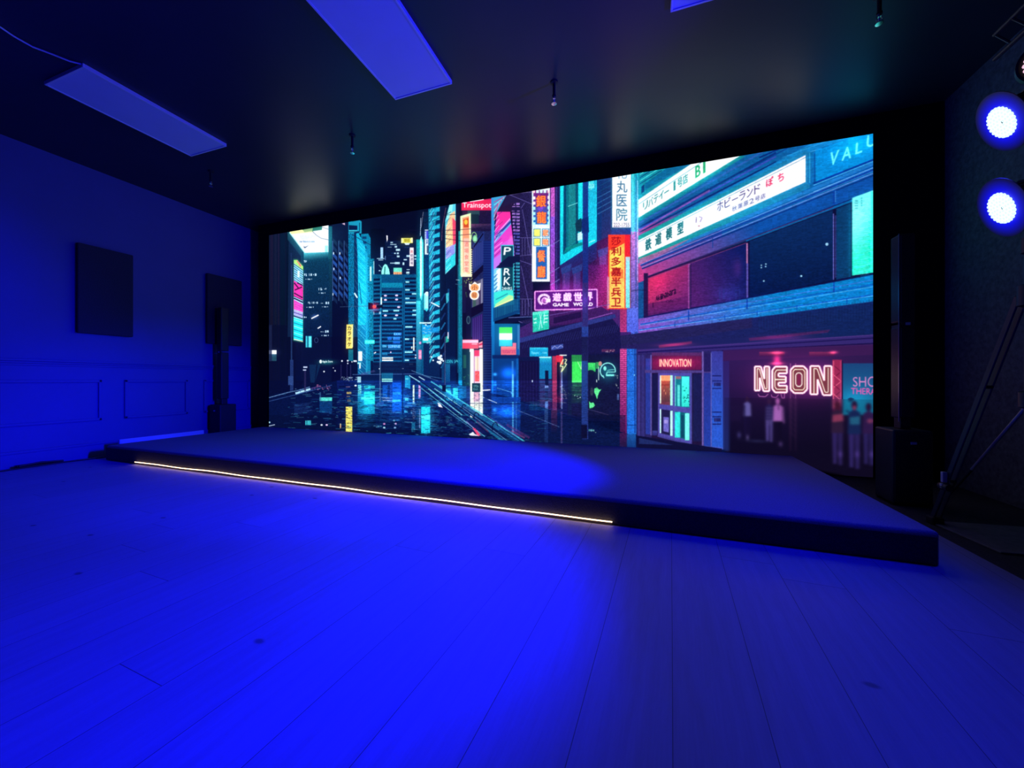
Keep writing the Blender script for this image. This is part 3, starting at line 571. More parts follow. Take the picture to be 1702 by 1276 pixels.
    for x in (1194, 1309, 1247): g.line([(x, 300 - (x - 1194) * .52), (x + 4, 306 - (x - 1194) * .52)], .8, (8, 60, 120))
    g.line([(1240, 284), (1345, 226)], 1.6, (10, 60, 140)); g.line([(1262, 262), (1330, 232)], 2.4, (8, 40, 120)); g.line([(1300, 262), (1400, 225)], 1, (60, 170, 220), .6)
    # second white sign
    g.grad([(1061, 392), (1340, 250), (1346, 252), (1346, 312), (1061, 438)], (20, 150, 140), (20, 120, 170), (1061, 436), (1340, 300)); g.poly([(1061, 399.6), (1339, 257.6), (1339, 302.4), (1061, 428)], (246, 240, 252)); g.poly([(1061, 399.6), (1180, 339), (1150, 388), (1061, 428)], (250, 252, 255)); g.line([(1061, 402.5), (1339, 261.6)], .8, (60, 130, 150))
    for ch, x, y in (('鉄', 1077.4, 405.6), ('道', 1094, 396.6), ('模', 1111.8, 387.6), ('型', 1130.6, 378.6)): g.text(ch, [(x - 4.6, y - 6.5), (x + 5, y - 11.4), (x + 5, y + 7.6), (x - 4.6, y + 12)], (16, 96, 104), fat=.9)
    g.ring(1161.6, 365.6, 5.4, 10.6, 1.2, (215, 205, 225)); g.line([(1157.6, 361), (1157, 370)], 1.5, (110, 80, 130)); g.line([(1162, 360), (1167, 362), (1163.6, 369)], 1.5, (120, 90, 140)); g.disc(1161.8, 375.5, 1.2, 1, (150, 60, 90))
    run('ホビーランド', (1192, 352), (1266, 317.4), 15, 14, (60, 50, 100), .8, .45); run('秋葉原2号店', (1217, 352), (1274, 327.6), 8.4, 8, (96, 90, 130), .8, .3)
    g.text('ぽ', [(1273.6, 298), (1285, 292.4), (1285, 307), (1273.6, 311)], (200, 40, 80), fat=.5); g.text('ち', [(1293, 290), (1302.6, 285.6), (1302.6, 299), (1293, 303)], (200, 40, 80), fat=.6)
    # end pillar and VALU... lettering
    g.vgrad(1343, 252, 1355, 306, (8, 110, 170), (10, 100, 170)); g.rect(1345, 254, 1346.6, 304, (40, 160, 200)); g.rect(1353.4, 254, 1355, 303, (8, 70, 140)); g.poly([(1341, 254), (1358, 250), (1366, 246), (1352, 250)], (60, 170, 220)); g.poly([(1355, 250), (1452, 216), (1452, 264), (1356, 302)], (6, 136, 200)); g.glow(1420, 240, 34, 22, (0, 80, 60), .5)
    for a, b, c, w in ((305, 265, (6, 50, 140), 2.4), (308, 268, (90, 190, 240), 1), (312, 272, (30, 110, 200), 2), (316, 275, (6, 60, 150), 1.4), (319, 278.6, (110, 200, 245), .9), (322.6, 282, (8, 50, 140), 1.6), (325, 284, (70, 150, 220), .9)): g.line([(1352, a), (1452, b)], w, c)
    for (p, q, r, t, ch) in (((1380, 254), (1394, 249), (1392, 271), (1379, 276), 'V'), ((1400, 247), (1415, 242.6), (1415, 262), (1400, 267), 'A'), ((1422.6, 238), (1433, 234.6), (1433, 252.6), (1422.6, 256), 'L'), ((1441, 226), (1456, 220), (1456, 241), (1441, 245.6), 'U')): g.text(ch, [p, q, r, t], (110, 245, 240), fat=.7, shear=.12)
    # cornices above the windows
    C0, C1 = [(1062, 436), (1452, 272)], [(1074, 462), (1452, 318)]
    for t, c, w in ((.0, (30, 120, 190), 5), (.14, (110, 150, 220), 1.2), (.22, (14, 60, 150), 3), (.34, (120, 140, 220), 1.4), (.42, (10, 40, 120), 2.4)):
        p = between(C0, C1, t); g.line(p, w, c, .9)
    p0, p1 = between(C0, C1, .46), between(C0, C1, .98); g.grad([p0[0], p0[1], p1[1], p1[0]], (180, 62, 140), (12, 76, 160), (1075, 440), (1260, 380)); g.line([p1[0], p1[1]], 1.6, (12, 30, 96))
    g.poly([(1062, 430), (1090, 420), (1150, 395), (1110, 418), (1062, 440)], (230, 90, 140), .6); g.rect(1184, 396, 1185.4, 412, (20, 60, 140)); g.rect(1384, 318, 1388, 340, (10, 60, 150)); g.rect(1388, 317, 1389, 336, (70, 150, 220));
    # windows
    g.poly([(1070, 466), (1452, 322), (1452, 458), (1070, 530)], (12, 12, 52))
    g.grad([(1077, 462), (1144, 438.6), (1144, 512), (1077, 525)], (196, 46, 100), (110, 34, 110), (1080, 470), (1144, 500)); g.grad([(1077, 505), (1144, 492), (1144, 513), (1077, 526)], (90, 26, 90), (60, 26, 96), (1080, 505), (1080, 525), .7); g.glow(1098, 470, 14, 14, (40, 0, 10), .6)
    g.grad([(1148.6, 437), (1239.6, 404), (1239.6, 497), (1148.6, 511.6)], (76, 30, 100), (14, 26, 92), (1150, 470), (1236, 440)); g.glow(1226, 444, 8, 16, (40, 10, 24), .8); g.glow(1210, 488, 22, 14, (10, 24, 60), .6)
    for x in (1195, 1202, 1222, 1228): g.rect(x, 480, x + 2, 498, (40, 60, 140), .35)
    g.grad([(1246, 401), (1384, 349), (1386, 466), (1246, 494)], (10, 40, 92), (6, 24, 70), (1300, 380), (1300, 480)); g.poly([(1390, 347), (1414, 338), (1414, 460), (1390, 465)], (10, 56, 104))
    g.line([(1075, 460), (1385, 344)], 1.4, (60, 50, 110)); g.line([(1075, 464), (1240, 404)], 1, (150, 70, 130), .8); g.line([(1077, 461), (1240, 401)], 3, (22, 10, 50), .7)
    g.rect(1143.6, 438, 1147.6, 514, (150, 70, 150)); g.rect(1146, 440, 1147.4, 514, (40, 20, 70)); g.rect(1240.4, 404, 1243, 438, (190, 120, 180)); g.rect(1240.4, 438, 1243.6, 496, (90, 80, 170)); g.rect(1243.6, 404, 1246, 495, (12, 16, 60)); g.rect(1384.4, 355, 1386, 465, (110, 110, 200)); g.rect(1388, 358, 1389.6, 462, (60, 60, 140)); g.rect(1070, 454, 1077, 528, (36, 20, 66))
    for x, y, r in ((1374.4, 406, 2.6), (1265.4, 441, 1.3), (1265.4, 445, 1.3), (1273, 439, 1.4), (1272.6, 443, 1.3), (1331.8, 459, 1.7), (1269.6, 467, 1.5)): g.disc(x, y, r, r, (150, 205, 235))
    run('Akihabara', (1090, 501), (1124, 488), 8.5, 8.5, (30, 10, 40), .9, .3); g.rtext('cafe', 1107, 498, 1119.4, 503, (40, 10, 46)); g.rect(1084.6, 503, 1086, 511, (40, 10, 46))
    # lit green screen at the end
    g.glow(1414, 400, 5, 60, (0, 60, 60), .5); g.poly([(1416.6, 329), (1452, 316), (1452, 452.6), (1416.6, 458)], (60, 225, 210)); g.grad([(1416.6, 329), (1452, 316), (1452, 452.6), (1416.6, 458)], (120, 235, 240), (20, 225, 190), (1417, 380), (1452, 400)); g.rect(1447, 318, 1452, 453, (60, 250, 215), .8)
    for k in range(46):
        y = 340 + k * 2.6; g.line([(1418, y), (1443 + (k % 4) * 1.6, y - 3)], .9, (200, 255, 255), .5); g.line([(1430 + (k * 7) % 9, y + 1.3), (1446, y - 1)], .9, (10, 170, 170), .5)
    for k in range(4): g.rect(1421, 333 + k * 4, 1426, 335 + k * 4, (40, 120, 130), .6); g.rect(1431, 328 + k * 4, 1433, 331 + k * 4, (30, 130, 140), .6)
    # ---------- ledge below the windows
    g.grad([(1061, 530), (1452, 456), (1452, 503), (1061, 556)], (126, 82, 180), (8, 124, 188), (1080, 540), (1290, 500)); g.line([(1070, 528), (1452, 456)], 1.8, (12, 20, 80), .8)
    for t, c, w in ((.2, (90, 110, 210), 1), (.36, (10, 90, 180), 2.4), (.44, (110, 190, 240), .9), (.72, (16, 90, 190), 2), (.76, (120, 200, 245), .8), (.96, (60, 130, 220), 1)): g.line(between([(1066, 530), (1452, 456)], [(1061, 556), (1452, 503)], t), w, c, .8)
    for x in (1121, 1204, 1258, 1324, 1407): y = 552 - (x - 1061) * .135; g.rect(x, y - 9, x + 1.2, y, (10, 70, 160)); g.line([(x + 2, y - 10), (x + 16, y - 22)], .9, (20, 110, 190), .7)
    for x, y in ((1143.6, 516), (1240.6, 497), (1385, 469)): g.rect(x, y, x + 2, y + 17, (14, 60, 160))
    g.grain(1066, 470, 1452, 552, .1, 4, 2)
    # dark canopy and fascia
    g.grad([(984, 566), (1061, 554), (1452, 501), (1452, 556), (1061, 584), (984, 580)], (36, 30, 84), (16, 34, 88), (1061, 560), (1400, 530)); g.poly([(1016, 560), (1061, 554), (1250, 528), (1250, 545), (1061, 572), (1016, 576)], (34, 32, 78))
    for k in range(40): x = 1262 + k * 4.8; g.rect(x, 527 - k * .75, x + 1, 549 - k * .5, (20, 50, 110), .5)
    g.poly([(1095, 574), (1150, 567), (1150, 571), (1095, 579)], (120, 42, 90), .7); g.glow(1120, 573, 26, 3, (120, 20, 50), .7); g.poly([(1244, 562), (1380, 548), (1376, 553), (1246, 567)], (90, 34, 90), .6); g.glow(1300, 562, 40, 5, (80, 10, 40), .7)
    g.poly([(1040, 582), (1452, 556), (1452, 576), (1040, 590)], (50, 38, 108)); g.line([(1060, 586), (1452, 562)], 1.6, (20, 14, 70)); g.line([(1060, 590), (1452, 571)], 1.6, (16, 10, 60)); g.line([(1060, 583), (1452, 557)], 1, (90, 60, 140), .8)
    # ---------- lower left shopfronts (panel, doors, green window)
    g.poly([(864, 572), (1032, 566), (1032, 600), (864, 600)], (18, 20, 62)); g.rect(862, 592, 1042, 700, (16, 22, 66)); g.poly([(864, 568), (900, 548), (970, 534), (1018, 530), (1031, 546), (1031, 586), (864, 594)], (24, 22, 68))
    g.poly([(864, 562), (962, 536), (1022, 522), (1024, 528), (964, 544), (864, 570)], (44, 54, 130)); g.poly([(914, 526), (1000, 510), (1014, 518), (1014, 524), (916, 542)], (62, 28, 92)); g.poly([(920, 528), (966, 518), (966, 528), (920, 538)], (34, 18, 66)); g.line([(914, 524), (1014, 506)], 1, (110, 80, 170)); g.line([(978, 531), (1018, 520)], 1.6, (150, 90, 190), .8)
    for k in range(40): x = 868 + k * 4; g.line([(x, 580 - k * .7), (x + 5, 566 - k * .7)], .8, (50, 56, 130), .6)
    g.poly([(885, 519), (912, 515.6), (912.6, 547), (885.6, 552.6)], (40, 190, 170)); g.poly([(885, 519), (912, 515.6), (912, 520), (885, 524)], (90, 225, 200))
    for a, b, w in (((887, 531), (892, 529.5), 2.4), ((887, 537), (892, 536), 2.4), ((903, 525), (911, 524), 1.6), ((904, 530), (911, 529), 2), ((903, 536), (910, 535), 2), ((897, 522), (901, 545), 1.2), ((900, 522), (896, 548), 1), ((905, 520), (904, 540), 1)): g.line([a, b], w, (190, 250, 240))
    g.rect(880.4, 578.6, 911, 592.6, (20, 160, 200)); g.rtext('Panasonic', 883.6, 584, 896, 588.6, (170, 240, 250)); g.rtext('view', 901.6, 584, 909.4, 588, (150, 230, 245)); g.vgrad(880.4, 577.6, 911, 582, (60, 200, 225), (20, 160, 200)); g.poly([(916, 574.6), (936, 571.6), (936, 579), (916, 582.4)], (60, 80, 160)); g.line([(917, 580), (922, 575), (926, 579), (932, 574), (936, 577)], 1, (150, 160, 220))
    g.poly([(896.6, 594), (917, 592), (917, 634), (896.6, 630)], (16, 130, 180)); g.vgrad(897, 593, 917, 606, (40, 190, 205), (16, 120, 180)); g.rect(896, 593, 915.6, 595, (190, 250, 255)); g.rect(864, 600, 896, 690, (18, 16, 56)); g.rect(897, 630, 917, 684, (40, 22, 70)); g.rect(906, 616, 911.6, 642, (12, 18, 50)); g.rect(905.6, 641, 911.6, 645.6, (110, 130, 190)); g.rect(906, 645, 911.4, 668, (30, 20, 60)); g.rect(906, 667, 911, 684, (90, 120, 190), .8); g.disc(884.8, 633.6, 1, 2, (200, 220, 250))
    for k in range(6): g.rect(866 + k * 5, 602, 867 + k * 5, 686, (34, 34, 90), .5)
    g.vgrad(918, 592, 925.6, 682, (170, 50, 80), (90, 36, 80)); g.poly([(924, 591), (936, 590), (936, 606), (924, 606)], (214, 40, 70)); g.rect(925.6, 602, 931, 682, (20, 12, 44)); g.rect(931, 606, 933, 678, (90, 60, 110), .7)
    g.glow(936, 609, 7, 12, (60, 90, 20), .7); g.line([(936.5, 597), (931, 609), (936, 609), (932.6, 619)], 1.5, (235, 250, 190)); g.line([(938.6, 597), (942, 598), (938.6, 604.6), (942, 605), (933, 619)], 1.4, (235, 250, 190)); g.rect(932.6, 618, 934.8, 680, (120, 140, 200), .8); g.rect(930, 589.6, 942, 591.6, (225, 240, 235))
    g.poly([(943, 592), (1030, 588), (1030, 700), (943, 690)], (18, 20, 52)); g.rect(950, 590, 967.6, 601, (40, 140, 70)); g.vgrad(950.6, 601, 967.8, 635.6, (60, 215, 90), (70, 225, 96)); g.line([(960, 601), (966, 614), (967, 601)], 1, (190, 250, 190)); g.vgrad(976, 603, 990, 618, (70, 220, 110), (50, 180, 90)); g.rect(990.6, 602, 996, 613, (50, 150, 80)); g.disc(982, 619, 6, 4, (18, 26, 50)); g.disc(997.6, 604.6, 3, 4, (190, 130, 120)); g.rect(994.4, 610, 995.6, 632, (210, 245, 230)); g.rect(991, 631, 992.4, 635.6, (220, 240, 240)); g.rect(944, 600, 950, 690, (16, 28, 56))
    g.glow(1010, 618, 14, 15, (10, 90, 80), .8); g.ring(1010.2, 616.5, 12.6, 13, 1.8, (150, 250, 240), -8, 230); g.disc(1005.4, 612.4, 2.6, 3.8, (130, 235, 220)); g.line([(1023, 618.5), (1009, 618.5), (1007.6, 624), (1020.6, 624)], 1.4, (150, 250, 240)); g.rect(1007, 622, 1021, 625.4, (130, 240, 230), .8); g.line([(1004, 628.6), (1002, 624)], 1.4, (150, 250, 240)); g.line([(1009, 616), (1016, 614.6), (1023, 614.6)], 1, (120, 220, 215))
    g.poly([(988, 646), (992, 644), (996, 648), (999.6, 647), (996, 652), (994, 657), (992.4, 664), (990, 657), (987.6, 652)], (100, 240, 150)); g.poly([(979, 667), (982, 670), (986, 669), (989, 674), (985, 678), (980, 679)], (100, 240, 150)); g.disc(983.6, 651, 2.6, 7, (60, 70, 80), .7); specks(1022, 620, 1027, 646, 8, (210, 230, 240), (1, 1.6), (1.4, 3)); g.rect(1025.6, 655, 1029, 665, (90, 120, 190), .7); specks(952, 652, 968, 662, 6, (215, 220, 235), (1, 1.6), (.8, 1.6)); g.line([(977, 680), (1012, 690)], .8, (70, 60, 100)); g.rect(1000, 580.6, 1022, 585, (120, 50, 90), .6); specks(1002, 581, 1020, 584.6, 9, (220, 190, 215))
    # ---------- brick pier and blue pier
    g.vgrad(1030.6, 514, 1041.6, 552, (180, 56, 110), (190, 60, 130)); g.vgrad(1030.6, 580, 1041.6, 720, (226, 84, 160), (120, 30, 96))
    for k in range(62):
        y = 515 + k * 3.3
        if 551 < y < 580: continue
        g.rect(1030.6, y, 1041.6, y + .8, (84, 16, 70), .75); g.rect(1033 + (k % 2) * 4, y, 1034 + (k % 2) * 4, y + 3.3, (90, 16, 76), .6)
    g.vgrad(1042, 512, 1060, 552, (90, 110, 210), (80, 100, 210)); g.vgrad(1042, 580, 1057.6, 722, (36, 104, 200), (30, 110, 205)); g.rect(1054.6, 580, 1056, 720, (20, 50, 130)); g.rect(1042, 589, 1057, 590, (14, 60, 140)); g.rect(1042, 650, 1057, 651, (14, 60, 140)); g.rect(1042, 706, 1057, 707.4, (14, 60, 130)); g.grain(1042, 514, 1057.6, 720, .12, 3, 2); g.disc(1054.4, 623.6, 1, 1.6, (120, 200, 240))
    # ---------- INNOVATION doors
    g.poly([(1058, 588), (1200, 582), (1200, 750), (1058, 726)], (40, 34, 92)); g.rect(1060, 590, 1064, 728, (60, 56, 130)); g.rect(1066, 590, 1071, 728, (50, 46, 116)); g.rect(1073, 596, 1081, 722, (40, 56, 150)); g.rect(1081, 590, 1083.4, 724, (90, 80, 160)); g.rect(1083.4, 590, 1168, 740, (30, 18, 56)); g.rect(1083.4, 586, 1168, 592, (100, 44, 100), .7)
    g.poly([(1084, 592), (1166, 592), (1166, 615), (1084, 615)], (90, 22, 66)); g.glow(1122, 603, 34, 9, (130, 10, 40), .8); g.rtext('INNOVATION', 1096.4, 597, 1148.6, 609.6, (250, 120, 110), fat=.9); g.rtext('INNOVATION', 1096.4, 597, 1148.6, 609.6, (255, 236, 220), fat=.15)
    g.poly([(1072, 615), (1184, 616), (1184, 620), (1072, 620)], (76, 60, 130)); g.poly([(1093.6, 620), (1150, 620), (1150, 739), (1093.6, 724)], (78, 70, 160)); g.rect(1084.4, 622, 1093, 720, (22, 22, 66)); g.rect(1152, 622, 1166, 734, (26, 26, 74)); g.vgrad(1084, 716, 1093, 724, (60, 60, 140), (40, 40, 110))
    g.poly([(1096.6, 624), (1118, 624), (1118, 674), (1096.6, 672)], (110, 50, 66)); g.rect(1098, 624, 1114, 633, (250, 160, 110)); g.vgrad(1099, 633, 1113, 668, (190, 80, 60), (90, 50, 60)); g.rect(1096.8, 624, 1099, 671, (225, 235, 215)); g.rect(1114, 624, 1118, 674, (170, 250, 225)); specks(1099, 640, 1113, 652, 8, (240, 150, 110), (1, 2), (2, 6)); g.rect(1099, 639, 1113, 641, (150, 50, 40))
    g.poly([(1121.6, 625), (1146, 625), (1146, 678), (1121.6, 675)], (20, 120, 140)); g.vgrad(1133, 626, 1145.6, 676, (80, 245, 230), (50, 215, 200)); g.rect(1126, 640, 1130, 675, (110, 240, 230), .8); specks(1134, 640, 1145, 674, 14, (10, 110, 120), (1.4, 3), (1, 2)); g.rect(1123, 625.6, 1132, 630, (190, 90, 100), .8); g.rect(1121.6, 625, 1123, 675, (130, 230, 220), .7)
    g.poly([(1096.6, 680), (1118, 683), (1118, 725), (1096.6, 720)], (30, 24, 66)); g.rect(1096.8, 680, 1099, 720, (200, 245, 240)); g.poly([(1102.6, 693), (1111.6, 694), (1111.6, 719), (1102.6, 717)], (110, 100, 190)); g.rect(1104, 698, 1110, 704, (180, 160, 220), .7); g.rect(1114, 683, 1118, 724.6, (190, 250, 235))
    g.poly([(1121.6, 684), (1146, 687), (1146, 732), (1121.6, 726)], (16, 90, 110)); g.rect(1121.6, 685, 1130.6, 727.6, (50, 215, 210)); g.rect(1138.6, 687, 1145.8, 732, (120, 245, 225)); g.rect(1132, 690, 1137, 728, (14, 60, 90)); g.line([(1093, 725), (1150, 740)], 2, (70, 66, 150))
    g.rect(1166.6, 584, 1169.6, 742, (110, 90, 170)); g.vgrad(1170, 620, 1182, 742, (40, 50, 140), (34, 60, 160)); g.rect(1170, 588, 1182, 618, (36, 28, 86)); g.vgrad(1182, 584, 1201.6, 747, (56, 56, 150), (40, 96, 200)); g.poly([(1182, 640), (1201, 640), (1201, 748), (1182, 744)], (40, 84, 190), .6); g.rect(1181.4, 586, 1183, 744, (90, 90, 170))
    for y in (624, 632.6, 645, 684.4, 692, 704.4): g.rect(1184, y, 1199, y + 1.6, (20, 24, 80))
    for y in (636, 695): g.rect(1187, y, 1198, y + 6, (30, 36, 100)); g.rect(1189, y, 1190, y + 6, (90, 100, 170), .6)
    g.poly([(1170, 741), (1201.6, 744), (1201.6, 748), (1170, 744)], (70, 90, 190))
    # ---------- NEON shop interior
    g.grad([(1201.6, 584), (1452, 574), (1452, 800), (1201.6, 752)], (44, 24, 74), (16, 10, 36), (1300, 600), (1300, 740)); g.vgrad(1201.6, 600, 1212, 750, (44, 30, 96), (30, 44, 110)); g.poly([(1201.6, 582), (1452, 572), (1452, 590), (1201.6, 600)], (58, 26, 80), .8)
    for x in (1264, 1347): g.vgrad(x - 2, 585, x + 40, 592, (140, 46, 90), (60, 20, 66), .8)
    for x, y, w in ((1291, 586, 10), (1385, 585.6, 6), (1291, 604, 10)): g.glow(x, y, w, 2.4, (225, 60, 80), .9)
    g.glow(1291, 598, 6, 8, (200, 30, 70), .9); g.glow(1318, 632, 74, 34, (100, 14, 60), .55); g.glow(1360, 630, 30, 26, (70, 10, 50), .5)
    g.rect(1383.4, 598, 1399, 690, (150, 36, 80)); g.vgrad(1383.4, 660, 1399, 700, (120, 30, 80), (40, 16, 50))
    for k in range(5): g.line([(1384, 606 + k * 16), (1398, 618 + k * 16), (1386, 628 + k * 16)], 1.3, (240, 110, 140) if k % 2 else (90, 16, 50), .8)
    g.rect(1384, 600, 1386.4, 680, (225, 90, 130), .7); g.rect(1396, 600, 1398.6, 676, (190, 60, 110), .6)
    for x in (1313, 1321.6): g.vgrad(x, 604, x + 1.8, 750, (170, 90, 160), (50, 26, 60), .7)
    for k in range(8): g.line([(1314, 655 + k * 9), (1322, 664 + k * 9)], .8, (110, 56, 110), .5)
    g.line([(1260, 655), (1262, 659), (1272, 659.6), (1277, 655)], 1.4, (200, 110, 190), .8); g.line([(1282, 656), (1283, 660), (1290, 661), (1294, 656)], 1.4, (190, 100, 180), .8); g.line([(1298, 655), (1300, 662), (1303.6, 662), (1304, 654)], 1.4, (190, 100, 180), .8)
    def letter(ch, x0, y0, x1, y1):
        w, h = x1 - x0, y1 - y0; m = lambda p: [(x0 + a * w, y0 + b * h) for a, b in p]
        if ch == 'N': outer = [(0, 0), (.42, 0), (.66, .5), (.66, 0), (1, 0), (1, 1), (.6, 1), (.34, .46), (.34, .97), (0, .97)]; mid = [(.17, .94), (.17, .08), (.32, .1), (.7, .9), (.84, .9), (.84, .06)]
        elif ch == 'E': outer = [(.2, 0), (1, 0), (1, .26), (.42, .26), (.42, .38), (.92, .38), (.92, .62), (.42, .62), (.42, .74), (1, .74), (1, 1), (.2, 1), (0, .86), (0, .14)]; mid = [(.96, .13), (.3, .13), (.18, .24), (.18, .78), (.3, .88), (.96, .88)]
        else: outer = [(.22, 0), (.78, 0), (1, .14), (1, .86), (.78, 1), (.22, 1), (0, .86), (0, .14)]; mid = None
        o = m(outer); g.poly(o, (112, 50, 62)); g.line(o + [o[0]], 3.4, (252, 150, 185)); g.line(o + [o[0]], 2.1, (255, 244, 250))
        if mid: g.line(m(mid), 1.5, (255, 246, 226))
        if ch == 'E': g.line(m([(.2, .5), (.88, .5)]), 2, (255, 246, 226))
        if ch == 'O':
            for q, c in ((.15, (250, 240, 210)), (.31, (255, 246, 240))): z = m([(q + .1, q * .8), (.9 - q, q * .8), (1 - q, q * .8 + .08), (1 - q, .92 - q * .8), (.9 - q, 1 - q * .8), (q + .1, 1 - q * .8), (q, .92 - q * .8), (q, q * .8 + .08)]); g.line(z + [z[0]], 1.6, c)
            g.poly(m([(.4, .3), (.6, .3), (.6, .7), (.4, .7)]), (120, 30, 70))
    letter('N', 1254.6, 609.4, 1278.6, 650.4); letter('E', 1283.6, 609.6, 1308, 652.4); letter('O', 1314, 608.8, 1341.6, 653.6); letter('N', 1347, 608.6, 1382, 657)
    # poster wall with SHO / THERA
    g.vgrad(1400, 604, 1452, 690, (26, 66, 120), (20, 120, 160)); g.glow(1420, 662, 26, 18, (0, 60, 60), .6); g.rect(1399, 600, 1401, 700, (20, 20, 60)); g.text('SHO', [(1417.6, 627), (1457, 625.6), (1457, 643.6), (1417.6, 642.6)], (214, 130, 190), fat=.2); g.text('THERA', [(1414.6, 645), (1456, 645.6), (1456, 656), (1414.6, 655)], (226, 90, 170), fat=.3)
    g.poly([(1409, 663), (1414, 661), (1420, 663), (1416, 667), (1412, 669)], (20, 50, 90)); g.poly([(1405, 684), (1409, 681), (1411, 686)], (20, 40, 80))
    # shop dummies
    def dummy(x, y, s_, top, leg, head=(60, 30, 60), tone=1.0):
        g.disc(x, y, 4.2 * s_, 6.4 * s_, head); g.poly([(x - 8 * s_, y + 10 * s_), (x, y + 5 * s_), (x + 8 * s_, y + 10 * s_), (x + 9.4 * s_, y + 40 * s_), (x - 9.4 * s_, y + 40 * s_)], top); g.poly([(x - 8 * s_, y + 40 * s_), (x - .6, y + 40 * s_), (x - 1.4 * s_, y + 86 * s_), (x - 6.6 * s_, y + 86 * s_)], leg); g.poly([(x + .6, y + 40 * s_), (x + 8 * s_, y + 40 * s_), (x + 7 * s_, y + 88 * s_), (x + 1.6 * s_, y + 88 * s_)], shade(leg, .9))
    dummy(1392, 675, 1.12, (50, 30, 62), (52, 38, 104), (70, 24, 50)); g.poly([(1384, 690), (1401, 688), (1402, 700), (1383, 702)], (150, 60, 96)); dummy(1420, 674, 1.2, (24, 40, 92), (52, 40, 110), (44, 20, 60)); g.poly([(1412, 694), (1430, 692), (1429, 706), (1413, 706)], (36, 100, 140)); g.disc(1420, 678, 3, 4, (150, 60, 100)); dummy(1443.6, 677, 1.1, (50, 28, 80), (46, 36, 100), (40, 20, 60)); g.disc(1446, 700, 5, 4, (130, 56, 100))
    for x in (1396, 1424, 1448): g.glow(x, 755, 4, 5, (60, 40, 90), .6)
    dummy(1242, 664, .7, (110, 100, 180), (26, 16, 56), (50, 26, 60)); g.rect(1236.6, 673, 1238.6, 699, (26, 20, 60)); dummy(1278.6, 668, .76, (44, 34, 90), (92, 76, 160), (60, 30, 70)); 
    for k in range(6): g.rect(1273, 678 + k * 5, 1284, 680 + k * 5, (90, 76, 140), .8)
    dummy(1292.6, 667, .84, (184, 110, 200), (20, 12, 40), (190, 100, 190)); g.line([(1301, 676), (1303, 704)], 2.2, (150, 90, 170)); g.line([(1293, 672), (1294.6, 682)], 1.4, (60, 26, 80))
    g.glow(1228, 723, 3, 5, (60, 60, 110), .8); g.glow(1242, 727, 2, 4, (110, 100, 150), .8); g.glow(1297, 738, 3, 4, (80, 60, 110), .8); g.glow(1258, 733, 16, 2, (40, 50, 80), .6); g.rect(1214, 674, 1232, 700, (34, 20, 60), .6)
    # ---------- street: wet asphalt with reflections, kerbs and pipes
    road = [(440, 664), (548, 636), (600, 622), (690, 620), (860, 664), (1045, 722), (1205, 748), (1205, 790), (440, 790)]
    g.poly(road, (6, 18, 58)); g.poly([(690, 622), (765, 640), (805, 662), (865, 668), (1045, 724), (1200, 750), (1200, 790), (1000, 790), (760, 700)], (8, 26, 74)); g.vgrad(440, 690, 1040, 790, (5, 12, 40), (4, 10, 36), .45)
    # the towers mirrored in the wet road, torn into short ripples
    hz = int(round((SCR_Z1 - 1.02) / (SCR_Z1 - SCR_Z0) * CH)); ca, cb, cc = int(to_wall((560, 631))[0]), int(to_wall((818, 631))[0]), int(to_wall((960, 631))[0])
    for d in range(2, 150):
        src = g.a[hz - d, :].copy(); fade = .85 * math.exp(-d / 120.0) * (1 if (d // 3 + int(g.rng.rand() * 3)) % 4 else .35)
        sh = int(g.rng.randn() * (1 + d * .03)); src = np.roll(src, sh, 0)
        for x0 in range(ca, cc, 24):
            k = fade * (.55 + .7 * g.rng.rand()) * (1 if x0 < cb else .45); g.a[hz + d + 4, x0:x0 + 24] += k * src[x0:x0 + 24]
    g.vgrad(817, 660, 865, 730, (14, 70, 170), (10, 40, 110), .8); g.glow(842, 684, 14, 8, (6, 90, 200), .9); g.glow(822, 681, 3, 3, (50, 150, 210), .7); g.rect(851, 668, 854, 720, (90, 190, 230), .6); g.rect(857, 668, 859, 716, (60, 140, 210), .5)
    g.poly([(865, 690), (1035, 722), (1035, 760), (865, 740)], (10, 22, 66)); g.rect(905, 680, 911, 700, (60, 100, 160), .5); g.rect(905, 700, 911, 745, (40, 80, 150), .3); g.rect(932, 684, 935, 744, (110, 90, 160), .4); g.vgrad(916, 682, 926, 720, (120, 40, 70), (10, 20, 60), .5)
    g.vgrad(1030, 720, 1042, 748, (90, 26, 80), (30, 20, 60), .7); g.vgrad(1042, 722, 1057, 750, (30, 100, 180), (14, 50, 120), .8); g.poly([(1058, 724), (1200, 746), (1200, 760), (1058, 744)], (14, 14, 50)); g.poly([(1062, 728), (1120, 740), (1062, 738)], (40, 60, 130), .6)
    g.rect(978, 714, 988, 717, (90, 200, 190), .6); specks(978, 712, 990, 719, 8, (160, 220, 220))
    g.poly([(448, 633), (505, 633), (500, 644), (448, 656)], (6, 12, 42)); g.line([(447, 661), (480, 652), (500, 648), (515, 643)], 1.4, (90, 130, 180)); g.line([(447, 667), (500, 654), (552, 640)], 1.2, (40, 70, 130)); g.line([(491, 654), (516, 646.6)], 3.4, (170, 215, 245)); g.line([(517, 646), (532, 642)], 2.4, (60, 50, 110)); specks(520, 639, 548, 648, 26, (190, 110, 170), (1, 3), (.8, 1.8), .7); specks(480, 645, 550, 654, 20, (120, 170, 220), (1, 3), (.8, 1.4), .6)
    specks(566, 626, 592, 632, 26, (190, 225, 250), (1, 3), (.6, 1.4), .9); g.line([(586, 622.6), (690, 621.6)], .9, (70, 100, 160)); g.line([(690, 621.6), (740, 630)], .8, (60, 110, 160))
